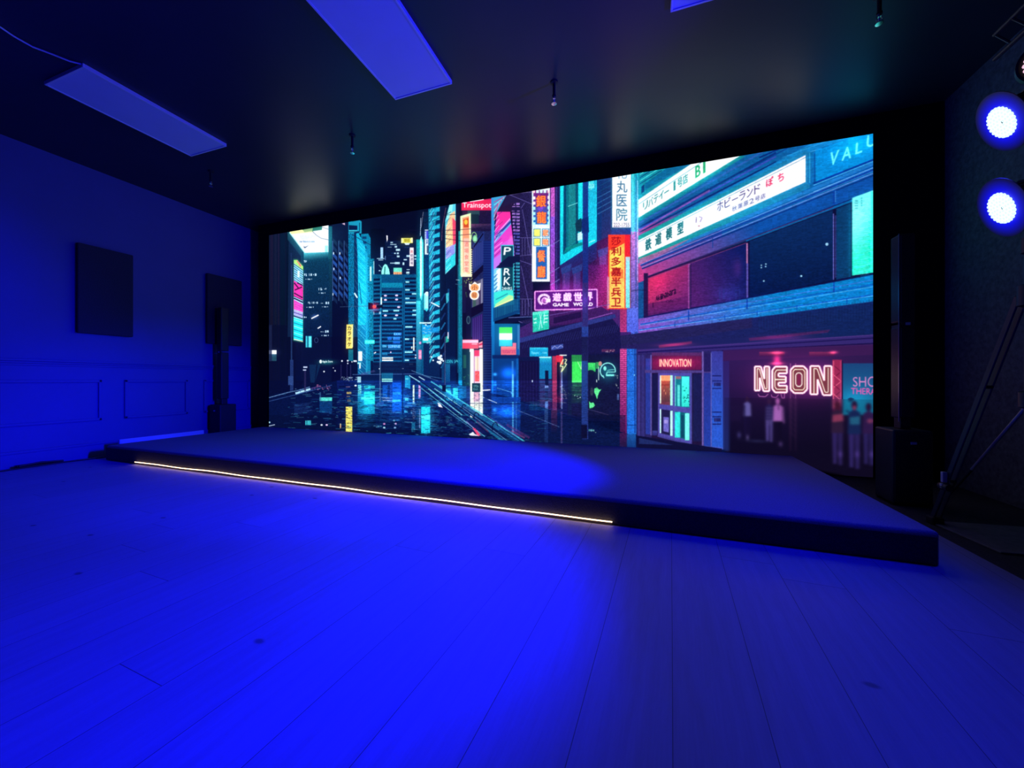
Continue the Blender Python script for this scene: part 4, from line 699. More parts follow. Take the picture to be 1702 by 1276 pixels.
    for x0, y0, x1, y1, c, a in ((531, 660.5, 552, 666.5, (90, 225, 210), .9), (531, 667, 552, 686, (10, 60, 120), .8), (531, 652, 533.5, 667, (60, 110, 160), .6), (507.4, 699, 517, 706.6, (60, 190, 200), .95), (509.4, 699, 510.6, 707, (10, 60, 90), .8), (595, 640, 600.6, 662, (120, 225, 235), .85), (594.5, 655, 622.5, 688, (16, 120, 160), .75), (605, 641, 623, 646, (50, 200, 200), .8), (605, 651, 623, 672, (40, 205, 190), .85), (604, 676, 623, 688, (20, 140, 165), .8), (600, 660, 622, 664, (90, 235, 220), .7), (594, 626, 600, 636, (190, 240, 250), .8), (634.6, 629.4, 652.6, 631.6, (170, 250, 220), .9), (634.6, 632.6, 652.6, 634.6, (170, 250, 220), .9), (634, 620, 653, 629, (20, 110, 150), .7), (652, 636, 667, 684, (14, 80, 200), .75), (636, 640, 644, 660, (16, 90, 190), .6), (648, 640, 651, 666, (30, 70, 180), .5), (653, 652, 666, 656, (40, 150, 240), .8), (652, 664, 666, 668, (60, 170, 250), .8), (673, 624, 682, 646, (30, 160, 190), .8), (674, 629, 679, 630.6, (140, 240, 240), .8), (686, 640, 688.8, 672, (225, 245, 200), .9), (695.6, 640, 699, 662, (225, 160, 215), .9), (696.6, 680, 698.6, 712, (150, 150, 200), .6), (673, 662, 679, 666, (90, 220, 230), .8), (672, 682, 678, 686, (70, 190, 220), .8), (683, 684, 685, 688, (110, 170, 220), .7), (700, 676, 715, 720, (30, 190, 205), .9), (684, 703, 690, 718, (24, 110, 150), .8), (700, 690, 715, 697, (110, 240, 225), .5), (739, 640, 749, 666, (24, 130, 170), .8), (753, 645, 761, 668, (60, 215, 225), .8), (765, 640, 775, 662, (16, 80, 140), .7)):
        g.rect(x0, y0, x1, y1, c, a)
    g.vgrad(574.6, 676, 585.4, 720, (240, 224, 110), (235, 215, 100)); g.rect(576, 651, 584, 655, (190, 170, 100), .9); g.rect(576, 658, 582, 660, (120, 110, 90), .8); g.rect(577, 664, 583, 668, (110, 100, 90), .7); g.rect(575, 642.4, 582, 643.8, (140, 110, 130), .8); specks(575, 678, 585, 712, 12, (120, 90, 30), (1, 3), (.6, 1.4), .7); g.rect(565, 704, 567, 712, (230, 190, 140), .9)
    for x, y, c in ((534.6, 706.4, (220, 240, 255)), (543, 706.4, (215, 190, 240)), (638.6, 704.6, (235, 150, 215)), (657.6, 704.4, (240, 170, 220)), (638.6, 711, (170, 220, 240)), (656.6, 711, (150, 190, 235)), (447.5, 702, (170, 220, 240)), (655, 699, (120, 190, 225)), (591, 641, (235, 245, 255))): g.disc(x, y, 2, 1.4, c)
    g.line([(447, 708), (457, 706)], 1.2, (200, 220, 250)); specks(490, 668, 560, 690, 26, (40, 80, 150), (3, 10), (.6, 1.2), .5); specks(560, 640, 800, 720, 300, (30, 110, 170), (2, 9), (.5, 1.2), .4); specks(560, 640, 770, 720, 260, (4, 12, 40), (3, 12), (.6, 1.4), .7); specks(700, 675, 780, 724, 90, (60, 130, 180), (1.5, 5), (.5, 1), .5); specks(820, 670, 1030, 735, 80, (24, 50, 120), (4, 16), (.5, 1), .4)
    g.poly([(628, 668), (638, 668), (636, 676), (624, 676)], (40, 80, 160), .7); g.poly([(676, 668), (690, 668), (692, 676), (676, 676)], (30, 90, 160), .6)
    for i in range(3): g.poly([(490, 672 + i * 6), (520, 668 + i * 6), (512, 674 + i * 6), (488, 678 + i * 6)], (30, 60, 120), .4)
    # shop with white light columns and its reflection
    g.rect(768.6, 564.5, 795, 579.6, (232, 70, 100)); g.rect(769, 565, 795, 570, (250, 190, 215)); g.rect(784, 571, 793, 572.6, (250, 170, 190)); g.poly([(795.6, 570), (802, 567), (802, 578), (795.6, 578)], (235, 150, 170)); g.poly([(796, 572), (802, 570), (802, 573), (796, 575)], (190, 40, 80))
    g.rect(768, 580, 782, 642, (10, 44, 66)); g.rect(770, 590, 775, 612, (40, 110, 90), .6); specks(769, 620, 780, 642, 16, (40, 120, 100), (1, 3), (1, 3), .6)
    g.glow(792, 620, 14, 60, (50, 70, 70), .55); g.rect(781.6, 580, 787.4, 694, (244, 252, 232)); g.rect(797, 580, 802.6, 694, (244, 252, 232)); g.rect(787, 582, 797.4, 642, (226, 196, 220)); g.rect(788, 582, 796.6, 592, (225, 60, 110)); g.rect(790, 594, 796, 615, (250, 214, 190)); g.rect(789.4, 617, 796.6, 634, (226, 70, 80)); g.rtext('カフェ', 790.6, 618, 795.6, 632, (245, 170, 160)); g.rect(787.8, 582, 788.6, 640, (120, 80, 130)); g.rect(793.6, 592, 794.2, 618, (150, 100, 120)); g.rect(780.6, 580, 785, 585, (250, 255, 250))
    g.rect(784.6, 637, 798.4, 651.4, (14, 50, 66)); g.rtext('OPEN', 787, 640, 795, 644, (140, 220, 220)); g.rtext('BAR', 787, 645.4, 795, 649, (110, 190, 200)); g.rect(787, 652, 797.6, 672, (222, 170, 190)); g.rect(787, 668, 797, 694, (244, 248, 225)); specks(782, 654, 803, 692, 26, (60, 90, 110), (2, 6), (.5, .9), .6); g.rect(781, 670, 804, 671, (20, 40, 70)); g.rect(788.4, 652, 789, 692, (90, 90, 120)); g.rect(796, 652, 796.6, 692, (90, 90, 120))
    g.line([(802, 649), (815, 648)], 2, (225, 235, 250)); g.line([(802, 660), (826, 670)], 1.2, (190, 220, 245)); g.line([(826, 645), (850, 652), (850, 655)], .9, (90, 170, 220)); g.line([(860, 682), (898, 697), (930, 710)], .9, (90, 120, 180), .8); g.rect(805, 650, 815, 664, (10, 30, 86), .8); g.line([(802, 671.4), (865, 671.4)], 1, (6, 16, 50)); g.line([(818, 696.4), (1000, 698)], 1, (6, 14, 46), .6)
    g.rtext('RUDEN', 738.6, 598, 752, 603.6, (70, 210, 215), fat=.2); g.rtext('JA', 755, 598, 761.6, 603.6, (90, 225, 225), fat=.2); g.glow(750, 601, 13, 5, (10, 90, 100), .5); g.rect(734, 605, 748, 636, (12, 66, 120), .8); g.vgrad(741, 605, 748, 634, (20, 100, 150), (10, 70, 130))
    for x, y, r in ((733, 591.6, 2), (730, 595, 3), (733.6, 597.4, 2.6), (731, 602.6, 3), (727.6, 601.6, 1.8), (736.6, 600, 1.4), (717, 593.4, 1.4), (720, 599, 1.4), (690.6, 594.6, 1.3), (690.8, 590.4, 1.1), (568.5, 600, 1.5), (578, 599.6, 1.5), (578, 604, 1.2), (585, 601.4, 1.1), (538.6, 617.6, 1.4), (557, 616.4, 1.2), (669.4, 612.8, 1.1), (630.6, 613, 1), (554, 611.6, .8)): g.disc(x, y, r, r, (225, 235, 255))
    g.rect(587.4, 598.8, 593, 601.6, (225, 240, 255)); g.rect(594, 602.6, 600, 605, (170, 245, 240)); g.rect(597, 605, 599.4, 612.6, (225, 250, 250)); g.rect(595.6, 584, 602, 600, (240, 255, 235)); g.rect(606, 565, 622.6, 571.6, (50, 215, 205)); g.rtext('渋谷109', 607, 566, 621.6, 570.6, (170, 250, 240))
    g.rect(695.6, 581.6, 700.6, 597, (232, 130, 175)); g.rtext('酒', 696.4, 584, 700, 589, (250, 220, 240)); g.rtext('場', 696.4, 590, 700, 595, (250, 220, 240)); g.rect(701.6, 540, 716, 556, (20, 150, 210)); g.rect(702, 556, 716, 570, (40, 190, 200)); specks(702, 541, 715.6, 570, 34, (190, 245, 250), (1.4, 4), (.8, 1.6), .8); g.rect(703, 562, 712, 566, (250, 225, 235)); g.rect(707, 539, 709, 541.4, (230, 240, 255)); g.rect(696.6, 568, 700, 572, (230, 150, 200))
    g.rect(446.6, 582, 459.6, 588.6, (246, 250, 255)); g.rect(447, 588.6, 459.6, 600, (40, 90, 110), .8); g.glow(453, 586, 9, 5, (40, 50, 70), .6)
    g.glow(543, 602, 14, 4, (20, 110, 80), .7); g.disc(533, 601, 2.2, 3, (225, 250, 250)); g.rtext('Apple Store', 535.6, 599, 553, 603.6, (240, 255, 255), fat=.35)
    for x0, y0, x1, y1 in ((504, 609, 511, 611.6), (503.6, 614, 509, 616)): g.rect(x0, y0, x1, y1, (205, 220, 250), .9)
    g.rect(483, 420, 485, 600, (30, 50, 96), .6); g.rect(482, 598, 487.6, 650, (30, 50, 104)); g.rect(479, 625, 487.6, 640, (44, 70, 130)); g.rect(505.6, 616, 508.6, 650, (44, 40, 84), .7); g.poly([(514, 606), (526, 606), (523, 636), (516, 636)], (16, 50, 90), .7); g.poly([(528, 606), (533, 606), (524, 634)], (16, 60, 100), .5); g.rect(447, 540, 452, 600, (26, 34, 70), .8)
    for x in (566, 576, 582): g.rect(x, 606, x + 1.6, 632, (60, 60, 120), .5)
    g.poly([(600, 620), (622, 615), (624, 618), (600, 624)], (90, 80, 140), .4)
    # yellow vertical sign
    g.glow(581, 560, 9, 22, (80, 66, 10), .5); g.poly([(576, 539.4), (587, 539), (586, 579), (575, 579.6)], (240, 220, 116)); g.rect(584.6, 540, 586.6, 577, (250, 240, 170))
    for i, ch in enumerate('カラオケ'): g.rtext(ch, 577.6, 542 + i * 9, 583.6, 548.6 + i * 9, (60, 46, 40), fat=.25)
    # pipes and cable bundles along the kerb
    for (a, b, w0, w1, c) in (((712, 637), (866, 742), 2, 19, (12, 52, 100)), ((716, 642), (868, 748), .6, 8, (8, 22, 62)), ((690, 630), (852, 745), 1.6, 5, (26, 100, 140)), ((676, 622), (806, 728), 1, 6, (8, 26, 70)), ((700, 634), (838, 740), 1.2, 4, (10, 20, 60))):
        d = np.array(b, float) - a; n = np.array([-d[1], d[0]]) / np.hypot(*d); a_, b_ = np.array(a, float), np.array(b, float)
        g.poly([a_ + n * w0 / 2, b_ + n * w1 / 2, b_ - n * w1 / 2, a_ - n * w0 / 2], c)
    for a, b, w, c, al in (((716, 634), (872, 734), 2.2, (70, 190, 210), .85), ((738, 650), (862, 733), 2.6, (30, 100, 160), .8), ((760, 672), (850, 738), 1.4, (90, 150, 200), .8), ((700, 645), (776, 704), 1.2, (110, 200, 215), .8), ((744, 684), (800, 724), 1, (70, 150, 190), .8), ((740, 655), (830, 715), 2.6, (30, 110, 160), .8), ((712, 646), (768, 690), 1.6, (130, 215, 225), .9), ((722, 646), (760, 672), 1.6, (150, 225, 235), .8), ((730, 640), (750, 654), 2, (80, 200, 200), .9), ((765, 694), (806, 726), 1.4, (110, 190, 215), .8), ((680, 624), (698, 635), 1.6, (160, 220, 230), .9), ((696, 626), (706, 632), 1.6, (190, 230, 240), .9), ((684, 616), (716, 628), 1, (110, 160, 200), .7), ((704, 625), (728, 633), .8, (90, 140, 190), .7), ((775, 700), (800, 724), 1.2, (160, 140, 210), .7), ((792, 700), (812, 718), 2.4, (100, 40, 80), .6), ((770, 676), (795, 690), 1.6, (90, 60, 120), .5), ((810, 690), (858, 726), 1, (90, 90, 170), .8), ((815, 694), (866, 728), .8, (60, 60, 140), .8), ((842, 706), (880, 728), 4, (110, 50, 120), .45), ((850, 716), (872, 728), 3, (170, 60, 110), .5)): g.line([a, b], w, c, al)
    for x, y, r in ((742, 664, 4), (755, 668, 4.6), (771, 678, 6), (792, 694, 8.4), (823, 712, 9.6)): g.ring(x, y, r * .5, r, 1.5, (6, 14, 44), 20, 200)
    g.poly([(785, 711), (790, 712), (799, 724), (794, 725)], (226, 70, 110)); g.poly([(779, 722), (786, 718), (790, 722), (797, 725), (782, 724)], (235, 235, 245)); g.poly([(727, 669), (732, 671), (736, 678), (729, 676)], (235, 235, 250))
    # wet streaks catching the sky and the signs
    for _ in range(420):
        x, y = R.uniform(470, 900), R.uniform(645, 735)
        if y < 633 + abs(x - 650) * .12: continue
        near = max(0, 1 - abs(x - 640) / 190); c = R.choice([(40, 150, 190), (60, 190, 210), (30, 90, 170), (20, 70, 140), (110, 200, 220)])
        g.line([(x, y), (x + R.uniform(3, 14), y + R.uniform(-1, 1))], R.uniform(.5, 1.1), c, .25 + .45 * near)
    for x0, y0, x1, y1, c in ((594, 640, 624, 690, (10, 70, 70)), (634, 636, 690, 690, (6, 50, 90)), (698, 672, 718, 722, (16, 80, 80)), (736, 640, 776, 668, (10, 70, 80))): g.glow((x0 + x1) / 2, (y0 + y1) / 2, (x1 - x0) / 2, (y1 - y0) / 2, c, .9)
    # light hanging in the damp air over the street
    g.glow(606, 480, 16, 90, (4, 34, 40), .9); g.glow(652, 560, 40, 70, (4, 26, 40), .8); g.glow(722, 470, 14, 110, (4, 28, 34), .8); g.glow(699, 450, 6, 70, (10, 60, 60), .8); g.glow(774, 410, 9, 60, (50, 30, 16), .6); g.glow(527, 400, 34, 22, (14, 50, 56), .7); g.glow(495, 500, 9, 70, (24, 20, 40), .6)
    g.glow(1060, 360, 10, 60, (20, 70, 70), .5); g.glow(1200, 350, 110, 20, (10, 50, 60), .45); g.glow(1160, 300, 60, 16, (6, 50, 50), .5)
    # posts in the street
    g.rect(738.2, 555, 740, 650, (24, 34, 80)); g.rect(739.4, 560, 740.2, 645, (120, 150, 200), .7); g.poly([(735, 640), (741, 640), (741, 652), (735, 650)], (8, 16, 46)); g.rect(631, 540, 632.4, 668, (110, 150, 190), .7); g.rect(668.6, 540, 669.8, 690, (8, 26, 70)); g.rect(484, 440, 485.6, 600, (40, 70, 120), .7)
    # big dark post in front of the arcade
    g.vgrad(968.4, 298, 977.6, 480, (18, 54, 130), (30, 40, 120)); g.vgrad(968, 470, 977.4, 730, (50, 40, 110), (34, 50, 120)); g.vgrad(967, 543, 978, 560, (40, 66, 150), (36, 56, 140)); g.vgrad(967, 560, 977, 600, (24, 26, 70), (28, 30, 80)); g.vgrad(966.6, 600, 976.6, 715, (34, 66, 140), (30, 50, 120)); g.rect(966, 706, 976, 729, (12, 14, 44)); g.poly([(967, 364), (978, 360), (979, 386), (967, 388)], (16, 40, 110)); g.glow(972, 500, 5, 14, (60, 20, 90), .7)
    # traffic light and overhead cables
    g.line([(565, 510), (616, 508.6)], .9, (60, 90, 130), .8); g.poly([(612, 503), (620, 504), (620, 514), (612, 514)], (8, 14, 40)); g.glow(622.4, 510, 7, 7, (170, 10, 30), .9); g.disc(622.2, 509.6, 3, 3, (250, 90, 90)); g.rect(626, 507, 636, 511.6, (12, 16, 44)); g.rect(632.6, 494, 635, 506, (225, 250, 250)); g.rect(621, 518, 622, 523, (210, 240, 250), .8); g.rect(630, 518, 633, 522, (190, 230, 250), .8)
    for pts in ([(582, 388), (600, 398), (616, 407)], [(680, 382), (706, 383.6), (760, 382), (800, 379)], [(732, 389), (760, 391), (786, 389)], [(738, 396), (770, 401), (800, 402)], [(580, 385), (596, 384.6)], [(1048, 484), (1061, 482), (1076, 483)], [(700, 360), (760, 356)], [(718, 368), (750, 352)]): g.line(pts, .8, (18, 20, 50), .85)
    g.line([(758, 465), (764, 465.6)], 1, (160, 200, 220)); g.line([(757, 472), (768, 474)], 1, (60, 100, 130))
    # ---------- masonry grit and streaks, soft optics of the diodes, bloom round the lit signs
    for box, amt, sx, sy in (((1061, 215, 1452, 556), .08, 9, 2), ((1061, 215, 1452, 556), .06, 3, 3), ((864, 300, 1062, 590), .12, 2, 3), ((447, 400, 770, 640), .10, 2, 2), ((447, 640, 1040, 745), .2, 5, 1), ((860, 590, 1200, 750), .08, 2, 4)): g.grain(*box, amt, sx, sy)
    g.a = np.clip(g.a, 0, 1)
    g.a = .6 * g.a + .4 * g.blur(1)
    # dummies stand out of focus deep in the shop
    xs, ys = int(to_wall((1204, 700))[0]), int(to_wall((1300, 663))[1]); bl = g.blur(2); g.a[ys:, xs:] = bl[ys:, xs:] * .85
    lum = g.a.max(2, keepdims=True) - g.a.min(2, keepdims=True)
    mid = np.clip(1 - np.abs(g.a.mean(2, keepdims=True) - .38) / .38, 0, 1)
    grey = g.a.mean(2, keepdims=True)
    g.a = g.a * (1 - .03 * mid) + grey * .03 * mid * lum
    keep = g.a; g.a = np.clip(keep - .6, 0, 1) * 1.0; bl = g.blur(4) * .35; g.a = bl; g.a = g.blur(12) * 1.0; bl2 = g.a * .7; g.a = keep + bl * .6 + bl2
    n = g.rng.rand(CH, CW, 1).astype(np.float32); g.a *= 1.04 + .06 * (n - .5)
    return np.clip(g.a, 0, 1)

# ---------------------------------------------------------------- the room
WX, RX, BY, FY, CZ = -6.75, 2.75, 5.4, -4.0, 3.72
WOOD_X = 1.78

def wood_material():
    m = mat('wood_planks', (.42, .40, .38), .42); k = N(m)
    tc = k.n('ShaderNodeTexCoord'); mp = k.n('ShaderNodeMapping', {0: tc.outputs['Object'], 2: (0, 0, R_(3.2))}); xyz = k.n('ShaderNodeSeparateXYZ', {0: mp.outputs[0]})
    px = k.math('DIVIDE', k.math('ADD', xyz.outputs[0], -.005 + 20 * .257), .257)
    idx = k.math('FLOOR', px); fx = k.math('FRACT', px)
    off = k.n('ShaderNodeTexWhiteNoise', {'W': idx}, noise_dimensions='1D').outputs[0]
    py = k.math('DIVIDE', k.math('ADD', xyz.outputs[1], k.math('MULTIPLY', off, 3.6)), 3.6); iy = k.math('FLOOR', py); fy = k.math('FRACT', py)
    pid = k.n('ShaderNodeTexWhiteNoise', {'Vector': k.n('ShaderNodeCombineXYZ', {0: idx, 1: iy}).outputs[0]}, noise_dimensions='2D').outputs[0]
    gv = k.n('ShaderNodeCombineXYZ', {0: k.math('MULTIPLY', xyz.outputs[0], 9), 1: k.math('ADD', k.math('MULTIPLY', xyz.outputs[1], .9), k.math('MULTIPLY', pid, 40)), 2: k.math('MULTIPLY', pid, 17)}).outputs[0]
    n1 = k.n('ShaderNodeTexNoise', {'Vector': gv, 'Scale': 1.3, 'Detail': 8, 'Roughness': .62, 'Distortion': 1.1}).outputs[0]
    rings = k.n('ShaderNodeTexWave', {'Vector': gv, 'Scale': .55, 'Distortion': 7, 'Detail': 3, 'Detail Scale': 1.2}, bands_direction='X').outputs[1]
    fine = k.n('ShaderNodeTexNoise', {'Vector': k.n('ShaderNodeMapping', {0: mp.outputs[0], 3: (140, 6, 1)}).outputs[0], 'Scale': 1, 'Detail': 3}).outputs[0]
    # knots: rare dark eyes drawn out along the plank
    vor = k.n('ShaderNodeTexVoronoi', {'Vector': k.n('ShaderNodeMapping', {0: mp.outputs[0], 3: (1.5, 2.6, 1)}).outputs[0], 'Scale': 1.0, 'Randomness': 1.0}, voronoi_dimensions='2D')
    pick = k.math('GREATER_THAN', k.n('ShaderNodeSeparateColor', {0: vor.outputs['Color']}).outputs[0], .72)
    knot = k.math('MULTIPLY', k.n('ShaderNodeMapRange', {0: vor.outputs['Distance'], 1: .02, 2: .045, 3: 1, 4: 0}).outputs[0], pick)
    edge = k.math('MAXIMUM', k.math('LESS_THAN', k.math('MINIMUM', fx, k.math('SUBTRACT', 1, fx)), .005), k.math('LESS_THAN', k.math('MINIMUM', fy, k.math('SUBTRACT', 1, fy)), .0004))
    v = k.math('ADD', k.math('MULTIPLY', n1, .34), k.math('ADD', k.math('MULTIPLY', rings, .04), k.math('ADD', k.math('MULTIPLY', pid, .10), k.math('MULTIPLY', fine, .22))))
    v = k.math('ADD', v, .62 - .02); v = k.math('MULTIPLY', v, k.math('SUBTRACT', 1, k.math('MULTIPLY', knot, .6))); v = k.math('MULTIPLY', v, k.math('SUBTRACT', 1, k.math('MULTIPLY', edge, .7)))
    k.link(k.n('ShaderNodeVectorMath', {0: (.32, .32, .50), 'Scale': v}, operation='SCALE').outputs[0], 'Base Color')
    k.link(k.n('ShaderNodeMapRange', {0: n1, 3: .42, 4: .62}).outputs[0], 'Roughness')
    h = k.math('SUBTRACT', k.math('ADD', k.math('MULTIPLY', fine, .25), k.math('MULTIPLY', n1, .15)), edge)
    k.link(k.n('ShaderNodeBump', {'Strength': .25, 'Distance': .004, 'Height': h}).outputs[0], 'Normal'); return m

M_wood = wood_material()
M_wall = grainy('painted_wall', (.11, .12, .29), .7, .03, 3)
M_white = grainy('white_board_paint', (.7, .7, .74), .5, .03, 3)
M_dark = grainy('dark_textured_wall', (.10, .11, .12), .8, .35, 30, .3)
M_black = mat('black_paint', (.006, .006, .007), .9, spec=.15)
M_ceil = grainy('black_ceiling_paint', (.024, .030, .042), .42, .12, 1.2, spec=.5)
M_rub = grainy('dark_carpet_floor', (.035, .035, .038), .85, .4, 60, .3)

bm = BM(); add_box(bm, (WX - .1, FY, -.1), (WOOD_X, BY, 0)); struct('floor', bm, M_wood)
bm = BM(); add_box(bm, (WOOD_X, FY, -.1), (RX + .1, BY, -.004)); o = struct('floor_side', bm, M_rub)
bm = BM(); add_box(bm, (WX - .1, FY - .1, CZ), (RX + .1, BY + .1, CZ + .1)); struct('ceiling', bm, M_ceil)
bm = BM(); add_box(bm, (WX - .1, FY, 0), (WX, BY + .1, CZ)); struct('wall_left', bm, M_wall)
bm = BM(); add_box(bm, (WX, BY, 0), (RX, BY + .1, CZ)); struct('wall_back', bm, grainy('dark_back_wall', (.12, .12, .13), .8, .1, 5))
bm = BM(); add_box(bm, (RX, FY, 0), (RX + .1, BY + .1, CZ)); struct('wall_right', bm, M_dark)
bm = BM(); add_box(bm, (WX - .1, FY - .1, 0), (RX + .1, FY, CZ)); struct('wall_rear', bm, grainy('dark_rear_wall', (.05, .05, .055), .8, .1, 5))

# left wall: skirting, chair rail and picture-frame mouldings
def rail(bm, y0, y1, z0, z1, d): add_box(bm, (WX, y0, z0), (WX + d, y1, z1), .006)
bm = BM(); rail(bm, FY, BY, 0, .16, .018); rail(bm, FY, BY, .16, .19, .028); struct('baseboard_left', bm, M_wall)
bm = BM(); rail(bm, FY, BY, 1.19, 1.215, .022); rail(bm, FY, BY, 1.215, 1.24, .04); rail(bm, FY, BY, 1.165, 1.19, .012); struct('trim_1', bm, M_wall)
n = 2
for y0, y1 in ((3.22, 3.99), (1.52, 2.99), (-.1, 1.28), (-1.9, -.35), (4.22, 4.98)):
    bm = BM(); t = .035
    for (a, b, c, d) in ((y0, y1, 1.0 - t, 1.0), (y0, y1, .47, .47 + t), (y0, y0 + t, .47, 1.0), (y1 - t, y1, .47, 1.0)):
        add_box(bm, (WX, a, c), (WX + .02, b, d), .008)
    struct('trim_%d' % n, bm, M_wall); n += 1

# ---------------------------------------------------------------- acoustic panels on the left wall
M_felt = grainy('dark_acoustic_felt', (.045, .045, .05), .95, .2, 90, .4)
def panel(y0, y1, z0, z1, label):
    t = thing('acoustic_panel', label, 'wall panel', (WX + .022, (y0 + y1) / 2, (z0 + z1) / 2), group='dark rectangular panels on the left wall')
    hy, hz = (y1 - y0) / 2, (z1 - z0) / 2
    bm = BM(); add_box(bm, (.0, -hy, -hz), (.045, hy, hz), .01); obj('felt_board', bm, M_felt, t)
    return t
panel(2.74, 3.29, 1.59, 2.716, 'dark rectangular panel high on the blue left wall, nearer the camera')
panel(4.24, 4.80, 1.59, 2.725, 'dark rectangular panel on the left wall behind the column loudspeaker')

# ---------------------------------------------------------------- LED wall
def led_wall():
    t = thing('led_video_wall', 'huge LED video wall showing a rainy neon city street', 'video wall', ((SCR_X0 + SCR_X1) / 2, SCR_Y, 0))
    A = paint_street()
    im = bpy.data.images.new('neon_street', CW, CH, alpha=False)
    buf = np.ones((CH, CW, 4), np.float32); buf[..., :3] = A[::-1]; im.pixels.foreach_set(buf.ravel()); im.update(); im.pack()
    m = bpy.data.materials.new('led_picture'); m.use_nodes = True; k = N(m)
    tx = k.n('ShaderNodeTexImage'); tx.image = im; tx.extension = 'EXTEND'
    k.b.inputs['Base Color'].default_value = (.008, .008, .009, 1); k.b.inputs['Roughness'].default_value = .6
    k.link(tx.outputs[0], 'Emission Color'); k.b.inputs['Emission Strength'].default_value = 1.0
    hw = (SCR_X1 - SCR_X0) / 2
    bm = BM(); v = [bm.verts.new(p) for p in ((-hw, 0, SCR_Z0 + .004), (hw, 0, SCR_Z0 + .004), (hw, 0, SCR_Z1), (-hw, 0, SCR_Z1))]; f = bm.faces.new(v)
    uv = bm.loops.layers.uv.new('UVMap')
    for l, c in zip(f.loops, ((0, 0), (1, 0), (1, 1), (0, 1))): l[uv].uv = c
    bmesh.ops.recalc_face_normals(bm, faces=bm.faces)
    me = bpy.data.meshes.new('display'); bm.to_mesh(me); bm.free(); me.materials.append(m); o = bpy.data.objects.new('display', me); COL.objects.link(o); o.parent = t
    bm = BM(); add_box(bm, (-hw, .002, .002), (hw, .09, SCR_Z1)); obj('cabinet_housing', bm, mat('cabinet_black', (.01, .01, .01), .5), t)
    return t
led_wall()
# black surround closing the wall off left, right and above the screen
bm = BM(); add_box(bm, (-6.46, 4.93, 0), (SCR_X0 - .004, 5.0, CZ)); add_box(bm, (SCR_X0 - .004, 4.93, SCR_Z1 + .004), (SCR_X1 + .004, 5.0, CZ)); add_box(bm, (SCR_X1 + .004, 4.93, 0), (RX, 5.0, CZ))
struct('wall_surround', bm, M_black)

# ---------------------------------------------------------------- stage
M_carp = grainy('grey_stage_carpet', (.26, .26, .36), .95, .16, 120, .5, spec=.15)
t = thing('stage_platform', 'low wide stage platform wrapped in grey carpet in front of the video wall', 'stage', (-2.4, 3.8, 0))
bm = BM(); z = .183; P = [(-6.36, 2.86), (1.49, 2.70), (1.49, 4.9), (-6.30, 4.9)]
lo = [bm.verts.new((x + 2.4, y - 3.8, .006)) for x, y in P]; hi = [bm.verts.new((x + 2.4, y - 3.8, z)) for x, y in P]
bm.faces.new(lo[::-1]); top = bm.faces.new(hi)
for i in range(4): bm.faces.new((lo[i], lo[(i + 1) % 4], hi[(i + 1) % 4], hi[i]))
bmesh.ops.recalc_face_normals(bm, faces=bm.faces)
bmesh.ops.bevel(bm, geom=[e for e in bm.edges if any(abs(v.co.z - z) < 1e-5 for v in e.verts)], offset=.022, segments=4, affect='EDGES', profile=.5)
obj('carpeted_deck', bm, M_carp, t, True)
bm = BM(); f0, f1 = Vector((-3.95, -.940, 0)), Vector((3.875, -1.0985, 0)); add_bar(bm, f0 + Vector((0, -.0035, .080)), f1 + Vector((0, -.0035, .080)), .004, .148, 0)  # thin sheet added over the stage front, darkened to paint in its shade
obj('shaded_front', bm, grainy('shaded_carpet_front', (.06, .06, .09), .95, .25, 120, .5, spec=.1), t)['label'] = 'front face of the stage, shade put into its dark colour'
bm = BM(); add_box(bm, (-3.85, -.86, 0), (3.8, 1.05, .008)); obj('base_frame', bm, M_black, t)

# warm LED strip along the foot of the stage
M_strip = mat('warm_led_glow', (.9, .8, .6), .4, emit=(1, .66, .34), estr=4.5)
a, b = Vector((-5.71, 2.835, .012)), Vector((-.22, 2.722, .012)); d = (b - a)
t = thing('led_strip_light', 'glowing warm white LED strip along the foot of the stage', 'strip light', a)
bm = BM(); add_bar(bm, (0, 0, 0), d, .010, .018, 0); obj('channel', bm, mat('strip_channel', (.05, .04, .04), .5), t)
pts = []
for i in range(61):
    s = i / 60; p = d * s; pts.append(p + Vector((0, -.011, .016 + .004 * math.sin(s * 31) * math.sin(s * 7))))
bm = BM(); add_tube(bm, pts, .0042, 8); obj('glowing_tube', bm, M_strip, t, True)

# white kerb board standing at the far left end of the stage
t = thing('edge_board', 'low white board standing along the left end of the stage', 'board', (-6.40, 3.0, 0))
bm = BM(); add_box(bm, (-.015, 0, 0), (.015, 1.0, .23), .004); obj('panel', bm, M_white, t)

# ---------------------------------------------------------------- ceiling panel lamps (switched off)
M_diff = grainy('white_diffuser', (.70, .72, .88), .5, .02, 4)
M_rim = mat('white_aluminium_rim', (.85, .85, .87), .3, .0)
def ceiling_light(x0, y1, label):
    W_, L_ = .61, 1.20
    t = thing('ceiling_light', label, 'ceiling light', (x0 + W_ / 2, y1 - L_ / 2, CZ), group='flat panel lights on the ceiling')
    bm = BM(); r = .018
    for lo, hi in (((-W_ / 2, -L_ / 2, -.035), (W_ / 2, -L_ / 2 + r, 0)), ((-W_ / 2, L_ / 2 - r, -.035), (W_ / 2, L_ / 2, 0)), ((-W_ / 2, -L_ / 2 + r, -.035), (-W_ / 2 + r, L_ / 2 - r, 0)), ((W_ / 2 - r, -L_ / 2 + r, -.035), (W_ / 2, L_ / 2 - r, 0))): add_box(bm, lo, hi, .002, 1)
    obj('rim', bm, M_rim, t)
    bm = BM(); add_box(bm, (-W_ / 2 + r, -L_ / 2 + r, -.030), (W_ / 2 - r, L_ / 2 - r, -.01)); obj('diffuser', bm, M_diff, t)
